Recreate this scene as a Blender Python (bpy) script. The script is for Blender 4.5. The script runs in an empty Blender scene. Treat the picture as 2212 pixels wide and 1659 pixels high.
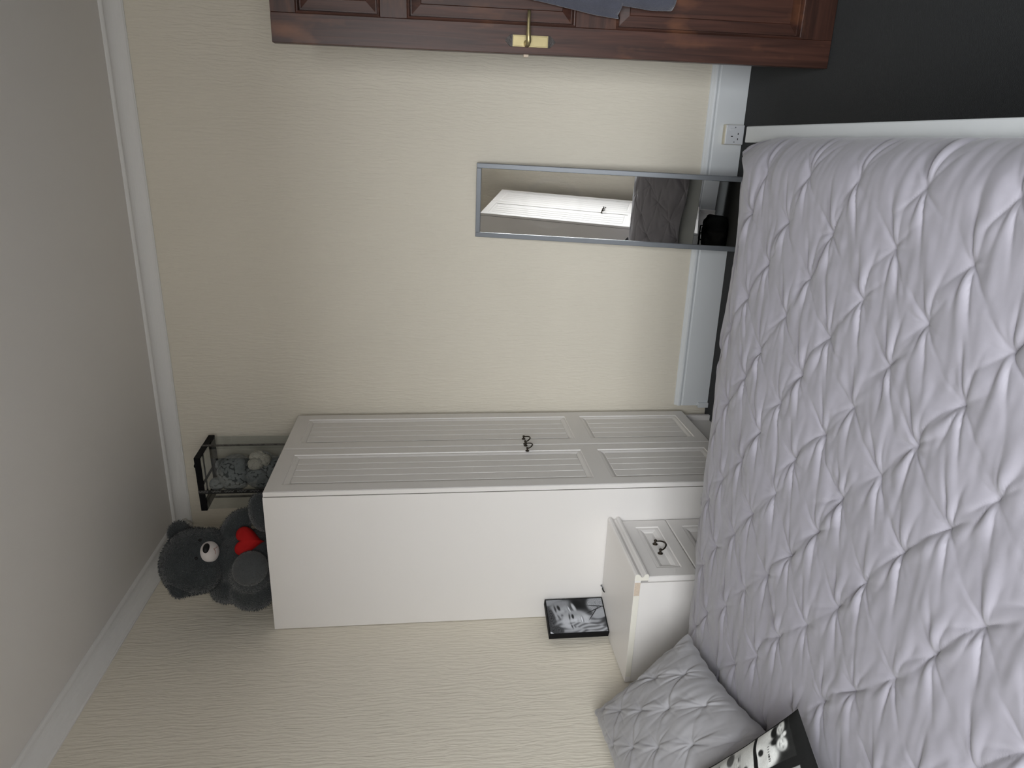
import bpy, bmesh, math, random
import numpy as np
from mathutils import Vector, Matrix
random.seed(7); RNG = np.random.default_rng(7)
S = bpy.context.scene
COL = S.collection
PI = math.pi

# ------------------------------------------------------------------ camera
F_PX, YAW, PITCH, ROLL = 1518.2, 0.3365, 0.1170, -0.0076
cam = bpy.data.objects.new('camera', bpy.data.cameras.new('camera')); COL.objects.link(cam)
cam.data.sensor_fit = 'HORIZONTAL'; cam.data.sensor_width = 36.0
cam.data.lens = 36.0 * F_PX / 2212.0
cam.data.clip_start = 0.02
_f = Vector((-math.sin(YAW)*math.cos(PITCH), math.cos(YAW)*math.cos(PITCH), -math.sin(PITCH)))
_r = Vector((math.cos(YAW), math.sin(YAW), 0)); _u = _r.cross(_f)
_r2 = math.cos(ROLL)*_r + math.sin(ROLL)*_u; _u2 = -math.sin(ROLL)*_r + math.cos(ROLL)*_u
# the phone was held upright and the file is stored turned by a quarter: picture right = down in the room
mw = Matrix((( -_u2.x, _r2.x, -_f.x, 1.961), (-_u2.y, _r2.y, -_f.y, -3.3882), (-_u2.z, _r2.z, -_f.z, 1.4739), (0, 0, 0, 1)))
cam.matrix_world = mw
S.camera = cam

# ------------------------------------------------------------------ light
w = bpy.data.worlds.new('world'); S.world = w; w.use_nodes = True
wn = w.node_tree.nodes; wl = w.node_tree.links
bg = wn['Background']
tc = wn.new('ShaderNodeTexCoord'); sx = wn.new('ShaderNodeSeparateXYZ'); rp = wn.new('ShaderNodeValToRGB')
wl.new(tc.outputs['Generated'], sx.inputs[0]); wl.new(sx.outputs['Z'], rp.inputs[0])
rp.color_ramp.elements[0].position = 0.0; rp.color_ramp.elements[0].color = (0.28, 0.272, 0.265, 1)
rp.color_ramp.elements[1].position = 0.06; rp.color_ramp.elements[1].color = (0.97, 0.975, 1.0, 1)
wl.new(rp.outputs['Color'], bg.inputs['Color'])
bg.inputs['Strength'].default_value = 20.0
S.cycles.max_bounces = 6; S.cycles.diffuse_bounces = 4; S.cycles.glossy_bounces = 3; S.cycles.transmission_bounces = 3; S.cycles.transparent_max_bounces = 10
S.cycles.use_adaptive_sampling = True; S.cycles.adaptive_threshold = 0.06
S.cycles.caustics_reflective = False; S.cycles.caustics_refractive = False
S.view_settings.view_transform = 'Standard'; S.view_settings.look = 'None'
S.view_settings.gamma = 1.0; S.view_settings.use_curve_mapping = False
S.view_settings.exposure = 0.35
WIN = (1.22, 2.52, 0.80, 2.35)            # window opening: x0, x1, z0, z1 in the wall behind the camera
Y_FRONT = -4.02; X_RIGHT = 3.03; H_CEIL = 2.784
pl = bpy.data.objects.new('window_daylight', bpy.data.lights.new('window_daylight', 'AREA')); COL.objects.link(pl)
pl.data.shape = 'RECTANGLE'; pl.data.size = WIN[1]-WIN[0]; pl.data.size_y = WIN[3]-WIN[2]
pl.location = ((WIN[0]+WIN[1])/2, Y_FRONT-0.02, (WIN[2]+WIN[3])/2); pl.rotation_euler = (PI/2, 0, 0)
pl.data.cycles.is_portal = True

# ------------------------------------------------------------------ materials
def mat(name, col, rough=0.5, spec=0.5, metal=0.0, var=0.0, vscale=(8, 8, 8), bump=0.0, bscale=(60, 60, 60), bdist=0.002, detail=4, sheen=0.0, coat=0.0):
    m = bpy.data.materials.new(name); m.use_nodes = True
    nt = m.node_tree; b = nt.nodes['Principled BSDF']
    b.inputs['Base Color'].default_value = (*col, 1); b.inputs['Roughness'].default_value = rough
    b.inputs['Metallic'].default_value = metal; b.inputs['Specular IOR Level'].default_value = spec
    b.inputs['Sheen Weight'].default_value = sheen; b.inputs['Coat Weight'].default_value = coat
    co = nt.nodes.new('ShaderNodeTexCoord')
    if var:
        mp = nt.nodes.new('ShaderNodeMapping'); mp.inputs['Scale'].default_value = vscale
        nz = nt.nodes.new('ShaderNodeTexNoise'); nz.inputs['Scale'].default_value = 1; nz.inputs['Detail'].default_value = 5
        mx = nt.nodes.new('ShaderNodeMix'); mx.data_type = 'RGBA'
        mx.inputs['A'].default_value = (*[c*(1-var) for c in col], 1); mx.inputs['B'].default_value = (*[min(1, c*(1+var)) for c in col], 1)
        nt.links.new(co.outputs['Object'], mp.inputs[0]); nt.links.new(mp.outputs[0], nz.inputs['Vector'])
        nt.links.new(nz.outputs['Fac'], mx.inputs['Factor']); nt.links.new(mx.outputs['Result'], b.inputs['Base Color'])
    if bump:
        mp = nt.nodes.new('ShaderNodeMapping'); mp.inputs['Scale'].default_value = bscale
        nz = nt.nodes.new('ShaderNodeTexNoise'); nz.inputs['Scale'].default_value = 1; nz.inputs['Detail'].default_value = detail
        bp = nt.nodes.new('ShaderNodeBump'); bp.inputs['Strength'].default_value = bump; bp.inputs['Distance'].default_value = bdist
        nt.links.new(co.outputs['Object'], mp.inputs[0]); nt.links.new(mp.outputs[0], nz.inputs['Vector'])
        nt.links.new(nz.outputs['Fac'], bp.inputs['Height']); nt.links.new(bp.outputs[0], b.inputs['Normal'])
    return m

def wallpaper(name, col, axis):
    """embossed paper, streaks running up the wall, slightly wavy"""
    m = mat(name, col, 0.62, 0.3)
    nt = m.node_tree; b = nt.nodes['Principled BSDF']
    co = nt.nodes.new('ShaderNodeTexCoord')
    wob = nt.nodes.new('ShaderNodeTexNoise'); wob.inputs['Scale'].default_value = 7; wob.inputs['Detail'].default_value = 2
    ad = nt.nodes.new('ShaderNodeVectorMath'); ad.operation = 'MULTIPLY_ADD'; ad.inputs[1].default_value = (0.03, 0.03, 0.0)
    nt.links.new(co.outputs['Object'], wob.inputs['Vector']); nt.links.new(wob.outputs['Color'], ad.inputs[0]); nt.links.new(co.outputs['Object'], ad.inputs[2])
    mp = nt.nodes.new('ShaderNodeMapping'); mp.inputs['Scale'].default_value = (115, 115, 11)
    nt.links.new(ad.outputs[0], mp.inputs[0])
    nz = nt.nodes.new('ShaderNodeTexNoise'); nz.inputs['Scale'].default_value = 1; nz.inputs['Detail'].default_value = 3.5
    nt.links.new(mp.outputs[0], nz.inputs['Vector'])
    r = nt.nodes.new('ShaderNodeValToRGB'); r.color_ramp.elements[0].position = 0.38; r.color_ramp.elements[1].position = 0.66
    nt.links.new(nz.outputs['Fac'], r.inputs[0])
    bp = nt.nodes.new('ShaderNodeBump'); bp.inputs['Strength'].default_value = 0.55; bp.inputs['Distance'].default_value = 0.0022
    nt.links.new(r.outputs['Color'], bp.inputs['Height']); nt.links.new(bp.outputs[0], b.inputs['Normal'])
    # faint blotches in the paint
    n2 = nt.nodes.new('ShaderNodeTexNoise'); n2.inputs['Scale'].default_value = 2.2; n2.inputs['Detail'].default_value = 2
    mx = nt.nodes.new('ShaderNodeMix'); mx.data_type = 'RGBA'
    mx.inputs['A'].default_value = (*[c*0.97 for c in col], 1); mx.inputs['B'].default_value = (*[min(1, c*1.03) for c in col], 1)
    nt.links.new(co.outputs['Object'], n2.inputs['Vector']); nt.links.new(n2.outputs['Fac'], mx.inputs['Factor']); nt.links.new(mx.outputs['Result'], b.inputs['Base Color'])
    return m

def wood(name, dark, light, worn, axis='Z'):
    m = mat(name, dark, 0.42, 0.4)
    nt = m.node_tree; b = nt.nodes['Principled BSDF']; co = nt.nodes.new('ShaderNodeTexCoord')
    mp = nt.nodes.new('ShaderNodeMapping'); mp.inputs['Scale'].default_value = (60, 60, 2.5) if axis == 'Z' else (2.5, 60, 60)
    nz = nt.nodes.new('ShaderNodeTexNoise'); nz.inputs['Scale'].default_value = 1; nz.inputs['Detail'].default_value = 6; nz.inputs['Distortion'].default_value = 0.8
    nt.links.new(co.outputs['Object'], mp.inputs[0]); nt.links.new(mp.outputs[0], nz.inputs['Vector'])
    mx = nt.nodes.new('ShaderNodeMix'); mx.data_type = 'RGBA'; mx.inputs['A'].default_value = (*dark, 1); mx.inputs['B'].default_value = (*light, 1)
    r = nt.nodes.new('ShaderNodeValToRGB'); r.color_ramp.elements[0].position = 0.32; r.color_ramp.elements[1].position = 0.7
    nt.links.new(nz.outputs['Fac'], r.inputs[0]); nt.links.new(r.outputs['Color'], mx.inputs['Factor'])
    mp2 = nt.nodes.new('ShaderNodeMapping'); mp2.inputs['Scale'].default_value = (11, 11, 4.5) if axis == 'Z' else (4.5, 11, 11)
    n2 = nt.nodes.new('ShaderNodeTexNoise'); n2.inputs['Scale'].default_value = 1; n2.inputs['Detail'].default_value = 4
    r2 = nt.nodes.new('ShaderNodeValToRGB'); r2.color_ramp.elements[0].position = 0.56; r2.color_ramp.elements[1].position = 0.74
    nt.links.new(co.outputs['Object'], mp2.inputs[0]); nt.links.new(mp2.outputs[0], n2.inputs['Vector']); nt.links.new(n2.outputs['Fac'], r2.inputs[0])
    mx2 = nt.nodes.new('ShaderNodeMix'); mx2.data_type = 'RGBA'; mx2.inputs['B'].default_value = (*worn, 1)
    nt.links.new(mx.outputs['Result'], mx2.inputs['A']); nt.links.new(r2.outputs['Color'], mx2.inputs['Factor'])
    nt.links.new(mx2.outputs['Result'], b.inputs['Base Color'])
    bp = nt.nodes.new('ShaderNodeBump'); bp.inputs['Strength'].default_value = 0.25; bp.inputs['Distance'].default_value = 0.001
    nt.links.new(nz.outputs['Fac'], bp.inputs['Height']); nt.links.new(bp.outputs[0], b.inputs['Normal'])
    return m

def printed(name, rough=0.4, tint=(1, 1, 1)):
    m = mat(name, (0.5, 0.5, 0.5), rough); nt = m.node_tree
    a = nt.nodes.new('ShaderNodeVertexColor'); a.layer_name = 'Col'
    nt.links.new(a.outputs['Color'], nt.nodes['Principled BSDF'].inputs['Base Color'])
    return m

def clear_film(name, gloss=0.10, rough=0.03, tint=(0.95, 0.96, 0.96)):
    m = bpy.data.materials.new(name); m.use_nodes = True; nt = m.node_tree; nt.nodes.clear()
    o = nt.nodes.new('ShaderNodeOutputMaterial'); mx = nt.nodes.new('ShaderNodeMixShader'); t = nt.nodes.new('ShaderNodeBsdfTransparent'); g = nt.nodes.new('ShaderNodeBsdfGlossy')
    t.inputs['Color'].default_value = (*tint, 1); g.inputs['Roughness'].default_value = rough; mx.inputs[0].default_value = gloss
    nt.links.new(t.outputs[0], mx.inputs[1]); nt.links.new(g.outputs[0], mx.inputs[2]); nt.links.new(mx.outputs[0], o.inputs[0])
    return m

M = {}
M['wall'] = wallpaper('cream_embossed_wallpaper', (0.77, 0.718, 0.61), 'Z')
M['ceiling'] = mat('ceiling_paint', (0.80, 0.775, 0.745), 0.8, 0.2, bump=0.05, bscale=(40, 40, 40))
M['gloss'] = mat('white_gloss_paint', (0.80, 0.83, 0.85), 0.28, 0.5, bump=0.04, bscale=(30, 30, 30))
M['cornice'] = mat('cornice_paint', (0.80, 0.79, 0.77), 0.6, 0.3, bump=0.08, bscale=(40, 40, 40))
M['plaster'] = mat('rough_plaster', (0.74, 0.72, 0.67), 0.9, 0.1, bump=0.8, bscale=(70, 70, 70), bdist=0.006)
M['carpet'] = mat('charcoal_carpet', (0.020, 0.022, 0.023), 0.95, 0.05, var=0.35, vscale=(90, 90, 90), bump=0.7, bscale=(420, 420, 420), bdist=0.004, sheen=0.15)
M['furn'] = mat('cream_white_furniture_board', (0.80, 0.775, 0.748), 0.38, 0.4)
M['furn_edge'] = mat('cream_edging_strip', (0.80, 0.775, 0.69), 0.5, 0.3)
M['chip'] = mat('bare_chipboard', (0.62, 0.52, 0.42), 0.9, 0.1, var=0.2, vscale=(200, 200, 200))
M['dark_gap'] = mat('dark_brown_gap', (0.10, 0.085, 0.07), 0.8, 0.1)
M['bronze'] = mat('antique_bronze', (0.050, 0.040, 0.030), 0.35, 0.5, metal=0.8, var=0.3, vscale=(60, 60, 60))
M['brass'] = mat('aged_brass', (0.40, 0.335, 0.18), 0.38, 0.5, metal=0.75, var=0.15, vscale=(40, 40, 40))
M['iron'] = mat('dark_cast_ends', (0.045, 0.038, 0.035), 0.5, 0.5, metal=0.4, bump=0.5, bscale=(120, 120, 120), bdist=0.003)
M['wood_v'] = wood('mahogany_stain_upright_grain', (0.034, 0.015, 0.011), (0.085, 0.035, 0.024), (0.15, 0.062, 0.032), 'Z')
M['wood_h'] = wood('mahogany_stain_cross_grain', (0.032, 0.014, 0.010), (0.075, 0.031, 0.021), (0.13, 0.055, 0.030), 'X')
M['duvet'] = mat('lilac_grey_cotton', (0.268, 0.257, 0.290), 0.62, 0.25, bump=0.10, bscale=(900, 900, 900), bdist=0.0006, sheen=0.25)
M['pillow'] = mat('grey_cotton', (0.335, 0.330, 0.345), 0.68, 0.25, bump=0.10, bscale=(900, 900, 900), bdist=0.0006, sheen=0.2)
M['mattress'] = mat('mattress_ticking', (0.68, 0.68, 0.69), 0.8, 0.2)
M['bed'] = mat('white_bed_board', (0.52, 0.54, 0.545), 0.42, 0.4)
M['black_metal'] = mat('black_metal', (0.02, 0.02, 0.022), 0.45, 0.5)
M['alu'] = mat('brushed_grey_frame', (0.20, 0.215, 0.235), 0.40, 0.5, metal=0.35)
M['black_card'] = mat('black_card', (0.006, 0.006, 0.007), 0.6, 0.12)
M['bear'] = mat('dark_grey_plush', (0.042, 0.048, 0.051), 0.95, 0.1, var=0.3, vscale=(18, 18, 18), bump=0.8, bscale=(160, 160, 160), bdist=0.006, sheen=0.3)
M['bear_pad'] = mat('grey_plush_sole', (0.075, 0.080, 0.081), 0.95, 0.1, var=0.15, vscale=(30, 30, 30), bump=0.5, bscale=(260, 260, 260), bdist=0.003, sheen=0.3)
M['muzzle'] = mat('off_white_plush', (0.62, 0.575, 0.55), 0.9, 0.1, bump=0.4, bscale=(300, 300, 300), bdist=0.002, sheen=0.2)
M['nose'] = mat('black_satin_thread', (0.006, 0.006, 0.006), 0.5, 0.3)
M['stitch'] = mat('pink_stitch', (0.40, 0.25, 0.22), 0.8, 0.2)
M['red'] = mat('red_felt', (0.40, 0.012, 0.012), 0.85, 0.15, bump=0.3, bscale=(300, 300, 300), bdist=0.002)
M['rose'] = mat('grey_foam_rose', (0.30, 0.315, 0.312), 0.85, 0.15, var=0.15, vscale=(40, 40, 40))
M['rose_core'] = mat('grey_foam_core', (0.13, 0.138, 0.138), 0.9, 0.1)
M['rose_white'] = mat('ivory_foam_rose', (0.58, 0.55, 0.48), 0.85, 0.15)
M['film'] = clear_film('clear_plastic_film', 0.06)
M['pane'] = clear_film('window_glass', 0.04)
M['print'] = printed('glossy_photo_print', 0.5); M['print'].node_tree.nodes['Principled BSDF'].inputs['Specular IOR Level'].default_value = 0.15
M['fabric_print'] = printed('printed_cushion_cotton', 0.85); M['fabric_print'].node_tree.nodes['Principled BSDF'].inputs['Specular IOR Level'].default_value = 0.1
M['ribbon'] = printed('printed_black_ribbon', 0.4)
M['black_velvet'] = mat('black_velour', (0.012, 0.012, 0.014), 0.9, 0.1, sheen=0.4)
M['gown'] = mat('slate_fleece', (0.075, 0.078, 0.10), 0.95, 0.1, var=0.25, vscale=(14, 14, 14), bump=0.6, bscale=(220, 220, 220), bdist=0.004, sheen=0.5)
M['plastic'] = mat('white_socket_plastic', (0.74, 0.76, 0.79), 0.35, 0.5)
M['plastic_old'] = mat('yellowed_socket_box', (0.74, 0.68, 0.52), 0.45, 0.4)
M['socket_hole'] = mat('socket_hole', (0.03, 0.03, 0.035), 0.7, 0.2)
M['bag'] = mat('black_nylon', (0.010, 0.010, 0.011), 0.6, 0.4, bump=0.4, bscale=(60, 60, 60), bdist=0.006)
M['bounce_dark'] = mat('bounce_cutting_dark_wall', (0.10, 0.10, 0.11), 0.7, 0.3)  # dark colour made up for the unseen right wall to shade the wardrobe doors
M['hall'] = mat('hall_paint', (0.5, 0.47, 0.42), 0.8, 0.2)

# mirror glass with a faint wiped ring
def mirror_mat():
    m = bpy.data.materials.new('mirror_glass'); m.use_nodes = True; nt = m.node_tree
    b = nt.nodes['Principled BSDF']; b.inputs['Base Color'].default_value = (0.90, 0.91, 0.91, 1); b.inputs['Metallic'].default_value = 1; b.inputs['Roughness'].default_value = 0.0
    d = nt.nodes.new('ShaderNodeBsdfDiffuse'); d.inputs['Color'].default_value = (0.8, 0.79, 0.76, 1)
    mx = nt.nodes.new('ShaderNodeMixShader'); out = nt.nodes['Material Output']
    co = nt.nodes.new('ShaderNodeTexCoord'); mp = nt.nodes.new('ShaderNodeMapping')
    mp.inputs['Location'].default_value = (-0.17, 0, -0.92*0.85); mp.inputs['Scale'].default_value = (1, 0, 0.85)
    ln = nt.nodes.new('ShaderNodeVectorMath'); ln.operation = 'LENGTH'
    r = nt.nodes.new('ShaderNodeValToRGB'); e = r.color_ramp.elements
    e[0].position = 0.088; e[0].color = (0, 0, 0, 1); e[1].position = 0.125; e[1].color = (0, 0, 0, 1)
    k = e.new(0.108); k.color = (0.11, 0.11, 0.11, 1)
    nz = nt.nodes.new('ShaderNodeTexNoise'); nz.inputs['Scale'].default_value = 9
    mu = nt.nodes.new('ShaderNodeMath'); mu.operation = 'MULTIPLY'
    L = nt.links.new
    L(co.outputs['Object'], mp.inputs[0]); L(mp.outputs[0], ln.inputs[0]); L(ln.outputs['Value'], r.inputs[0]); L(co.outputs['Object'], nz.inputs['Vector'])
    L(r.outputs['Color'], mu.inputs[0]); L(nz.outputs['Fac'], mu.inputs[1]); L(mu.outputs[0], mx.inputs[0]); L(b.outputs[0], mx.inputs[1]); L(d.outputs[0], mx.inputs[2]); L(mx.outputs[0], out.inputs[0])
    return m
M['mirror'] = mirror_mat()

# ------------------------------------------------------------------ helpers
def tag(o, label=None, cat=None, group=None, kind=None):
    if label: o['label'] = label
    if cat: o['category'] = cat
    if group: o['group'] = group
    if kind: o['kind'] = kind
    return o
def empty(name, loc=(0, 0, 0), rot=None, parent=None):
    o = bpy.data.objects.new(name, None); COL.objects.link(o); o.empty_display_size = 0.05
    o.location = loc
    if rot is not None: o.rotation_euler = rot
    if parent: o.parent = parent
    return o
def link(name, me, m, parent=None, smooth=False, loc=None):
    if isinstance(m, str): m = M[m]
    if m is not None and not me.materials: me.materials.append(m)
    o = bpy.data.objects.new(name, me); COL.objects.link(o)
    if parent: o.parent = parent
    if loc is not None: o.location = loc
    if smooth:
        me.polygons.foreach_set('use_smooth', [True]*len(me.polygons))
    return o
def mesh(name, v, f):
    me = bpy.data.meshes.new(name); me.from_pydata([tuple(map(float, p)) for p in v], [], [tuple(int(i) for i in q) for q in f]); me.update(); return me
def bm_mesh(name, bm):
    me = bpy.data.meshes.new(name); bmesh.ops.recalc_face_normals(bm, faces=bm.faces); bm.to_mesh(me); bm.free(); return me
def bm_box(bm, x0, x1, y0, y1, z0, z1, bev=0.0, seg=2):
    r = bmesh.ops.create_cube(bm, size=1.0)
    vs = r['verts']
    for v in vs:
        v.co = Vector(((x0+x1)/2 + v.co.x*(x1-x0), (y0+y1)/2 + v.co.y*(y1-y0), (z0+z1)/2 + v.co.z*(z1-z0)))
    if bev:
        es = {e for v in vs for e in v.link_edges}
        bmesh.ops.bevel(bm, geom=list(es), offset=bev, segments=seg, profile=0.5, affect='EDGES')
def box(name, b, m, parent=None, bev=0.0, seg=2, smooth=False):
    bm = bmesh.new(); bm_box(bm, *b, bev, seg); return link(name, bm_mesh(name, bm), m, parent, smooth)
def boxes(name, bs, m, parent=None, bev=0.0):
    bm = bmesh.new()
    for b in bs: bm_box(bm, *b, bev)
    return link(name, bm_mesh(name, bm), m, parent)
def tube_geo(pts, rad, n=10, cap=True):
    pts = [Vector(p) for p in pts]; k = len(pts)
    rads = rad if hasattr(rad, '__len__') else [rad]*k
    V, Fc = [], []; nrm = None
    for i, p in enumerate(pts):
        t = (pts[min(i+1, k-1)] - pts[max(i-1, 0)]).normalized()
        if nrm is None: nrm = t.orthogonal().normalized()
        nrm = (nrm - t*nrm.dot(t)).normalized(); bn = t.cross(nrm)
        for j in range(n):
            a = 2*PI*j/n; V.append(p + (nrm*math.cos(a) + bn*math.sin(a))*rads[i])
    for i in range(k-1):
        for j in range(n):
            Fc.append((i*n+j, i*n+(j+1) % n, (i+1)*n+(j+1) % n, (i+1)*n+j))
    if cap:
        Fc.append(tuple(range(n-1, -1, -1))); Fc.append(tuple(range((k-1)*n, k*n)))
    return V, Fc
def tube(name, pts, rad, m, parent=None, n=10):
    return link(name, mesh(name, *tube_geo(pts, rad, n)), m, parent, True)
def lathe_geo(prof, n=16, axis='X'):
    """prof: list of (r, h); revolved around axis"""
    V, Fc = [], []
    for r, h in prof:
        for j in range(n):
            a = 2*PI*j/n; c, s = r*math.cos(a), r*math.sin(a)
            V.append((h, c, s) if axis == 'X' else ((c, s, h) if axis == 'Z' else (c, h, s)))
    for i in range(len(prof)-1):
        for j in range(n):
            Fc.append((i*n+j, i*n+(j+1) % n, (i+1)*n+(j+1) % n, (i+1)*n+j))
    Fc.append(tuple(range(n))); Fc.append(tuple(range((len(prof)-1)*n, len(prof)*n)))
    return V, Fc
def merge(*geos):
    V, Fc = [], []
    for v, f in geos:
        o = len(V); V += list(v); Fc += [tuple(i+o for i in q) for q in f]
    return V, Fc
def move(g, d):
    return [(p[0]+d[0], p[1]+d[1], p[2]+d[2]) for p in g[0]], g[1]
def recalc(me):
    bm = bmesh.new(); bm.from_mesh(me); bmesh.ops.recalc_face_normals(bm, faces=bm.faces); bm.to_mesh(me); bm.free(); return me
def prism(name, prof, p0, p1, out, m, parent=None, m0=0.0, m1=0.0, smooth=False):
    """sweep profile [(o, z)] from p0 to p1 (floor points); o is measured along 'out'; m0/m1 mitre lengths per unit o"""
    p0, p1, out = Vector(p0), Vector(p1), Vector(out); d = (p1-p0).normalized(); V = []
    for o, z in prof: V.append(p0 + out*o + d*(o*m0) + Vector((0, 0, z)))
    for o, z in prof: V.append(p1 + out*o - d*(o*m1) + Vector((0, 0, z)))
    k = len(prof); Fc = [(i, (i+1) % k, k+(i+1) % k, k+i) for i in range(k)] + [tuple(range(k)), tuple(range(k, 2*k))]
    return link(name, recalc(mesh(name, V, Fc)), m, parent, smooth)
def ellipsoid_geo(c, r, nu=28, nv=18, R=None):
    V, Fc = [], []
    for i in range(nv+1):
        th = PI*i/nv
        for j in range(nu):
            ph = 2*PI*j/nu
            p = Vector((r[0]*math.sin(th)*math.cos(ph), r[1]*math.sin(th)*math.sin(ph), r[2]*math.cos(th)))
            if R is not None: p = R @ p
            V.append((p.x+c[0], p.y+c[1], p.z+c[2]))
    for i in range(nv):
        for j in range(nu):
            Fc.append((i*nu+j, (i+1)*nu+j, (i+1)*nu+(j+1) % nu, i*nu+(j+1) % nu))
    return V, Fc
def grid_faces(nx, ny):
    i = np.arange((nx-1)*(ny-1)); a = (i//(ny-1))*ny + i % (ny-1)
    return np.stack([a, a+1, a+ny+1, a+ny], 1)
def grid_mesh(name, P, cols=None):
    """P: (nx, ny, 3)"""
    nx, ny = P.shape[:2]; me = bpy.data.meshes.new(name)
    Fq = grid_faces(nx, ny); me.vertices.add(nx*ny); me.vertices.foreach_set('co', P.reshape(-1).astype(np.float32))
    me.loops.add(Fq.size); me.loops.foreach_set('vertex_index', Fq.reshape(-1).astype(np.int32))
    me.polygons.add(len(Fq)); me.polygons.foreach_set('loop_start', np.arange(0, Fq.size, 4, dtype=np.int32)); me.polygons.foreach_set('loop_total', np.full(len(Fq), 4, np.int32))
    me.update(calc_edges=True); me.validate()
    if cols is not None:
        at = me.color_attributes.new('Col', 'FLOAT_COLOR', 'POINT'); c = np.ones((nx*ny, 4), np.float32); c[:, :3] = cols.reshape(-1, 3); at.data.foreach_set('color', c.reshape(-1))
    return me
def field_noise(nx, ny, dx, sx_, sy_, seed):
    """smooth random field on a grid, correlation lengths sx_, sy_ in metres, unit deviation"""
    r = np.random.default_rng(seed).standard_normal((nx, ny))
    kx = np.fft.fftfreq(nx, dx)[:, None]; ky = np.fft.fftfreq(ny, dx)[None]
    g = np.fft.ifft2(np.fft.fft2(r)*np.exp(-2*(PI**2)*((kx*sx_)**2 + (ky*sy_)**2))).real
    return g/g.std()

# ------------------------------------------------------------------ the room
def struct(o, label=None): return tag(o, label, None, None, 'structure')
T = 0.12
struct(box('floor', (-T, X_RIGHT+T, Y_FRONT-T, T, -0.12, 0.0), 'carpet'), 'charcoal fitted carpet')
struct(box('ceiling', (-T, X_RIGHT+T, Y_FRONT-T, T, H_CEIL, H_CEIL+0.12), 'ceiling'), 'off-white painted ceiling')
struct(box('wall_back', (-T, X_RIGHT+T, 0, T, 0, H_CEIL), 'wall'), 'cream embossed wallpaper wall behind the leaning mirror')
struct(box('wall_left', (-T, 0, Y_FRONT, 0, 0, H_CEIL), 'wall'), 'cream embossed wallpaper wall at the head of the bed')
DY0, DY1 = -1.49, -0.70     # doorway in the right wall
struct(boxes('wall_right', [(X_RIGHT, X_RIGHT+T, DY1, 0, 0, H_CEIL), (X_RIGHT, X_RIGHT+T, Y_FRONT, DY0, 0, H_CEIL), (X_RIGHT, X_RIGHT+T, DY0, DY1, 2.01, H_CEIL)], 'bounce_dark'), 'unseen right wall with the doorway, coloured dark to cut bounce light')
struct(boxes('wall_front', [(0, WIN[0], Y_FRONT-T, Y_FRONT, 0, H_CEIL), (WIN[1], X_RIGHT, Y_FRONT-T, Y_FRONT, 0, H_CEIL), (WIN[0], WIN[1], Y_FRONT-T, Y_FRONT, 0, WIN[2]), (WIN[0], WIN[1], Y_FRONT-T, Y_FRONT, WIN[3], H_CEIL)], 'wall'), 'cream wall with the window')
struct(boxes('wall_hall', [(X_RIGHT+1.1, X_RIGHT+1.2, -2.3, 0.2, 0, 2.6), (X_RIGHT+T, X_RIGHT+1.2, 0.1, 0.2, 0, 2.6), (X_RIGHT+T, X_RIGHT+1.2, -2.4, -2.3, 0, 2.6), (X_RIGHT+T, X_RIGHT+1.2, -2.4, 0.2, 2.6, 2.7), (X_RIGHT+T, X_RIGHT+1.2, -2.4, 0.2, -0.1, 0)], 'hall'), 'hallway beyond the doorway')
# window
win = struct(empty('window_1', (0, Y_FRONT-0.06, 0)), 'white framed window behind the camera')
fr = [(WIN[0], WIN[1], -0.03, 0.03, WIN[2], WIN[2]+0.06), (WIN[0], WIN[1], -0.03, 0.03, WIN[3]-0.06, WIN[3]), (WIN[0], WIN[0]+0.06, -0.03, 0.03, WIN[2], WIN[3]), (WIN[1]-0.06, WIN[1], -0.03, 0.03, WIN[2], WIN[3])]
xm = (WIN[0]+WIN[1])/2
fr += [(xm-0.03, xm+0.03, -0.03, 0.03, WIN[2], WIN[3])]
boxes('window_frame', fr, 'gloss', win)
box('window_sill', (WIN[0]-0.05, WIN[1]+0.05, 0.03, 0.2, WIN[2]-0.03, WIN[2]), 'gloss', win, 0.005)
for a, b_ in ((WIN[0]+0.06, xm-0.03), (xm+0.03, WIN[1]-0.06)):
    box('pane', (a, b_, -0.003, 0.003, WIN[2]+0.06, WIN[3]-0.06), 'pane', win)
# door lining
struct(boxes('trim_1', [(X_RIGHT-0.018, X_RIGHT+T+0.018, DY0-0.07, DY0, 0, 2.08), (X_RIGHT-0.018, X_RIGHT+T+0.018, DY0, DY1, 2.01, 2.08)], 'gloss'), 'white door lining')

# skirting: flat board with a moulded top
SK = [(0, 0), (0.020, 0), (0.020, 0.137), (0.0175, 0.141), (0.0175, 0.146), (0.022, 0.150), (0.0235, 0.156), (0.022, 0.163), (0.017, 0.168), (0.012, 0.171), (0.008, 0.176), (0.004, 0.178), (0, 0.178)]
struct(prism('baseboard_back', SK, (0.655, 0, 0), (X_RIGHT, 0, 0), (0, -1, 0), 'gloss', m1=1.0), 'white gloss skirting under the cream wall')
struct(prism('baseboard_left', SK, (0, Y_FRONT, 0), (0, -0.1, 0), (1, 0, 0), 'gloss'), 'white gloss skirting behind the bed')
struct(prism('baseboard_right', SK, (X_RIGHT, Y_FRONT, 0), (X_RIGHT, DY0-0.075, 0), (-1, 0, 0), 'gloss'), 'white gloss skirting by the doorway')
struct(prism('baseboard_front', SK, (0, Y_FRONT, 0), (X_RIGHT, Y_FRONT, 0), (0, 1, 0), 'gloss'), 'white gloss skirting under the window')
struct(box('trim_2', (0.645, 0.672, -0.036, -0.0, 0, 0.055), 'gloss', None, 0.003), 'white skirting end block at the foot of the wardrobe')
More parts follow.
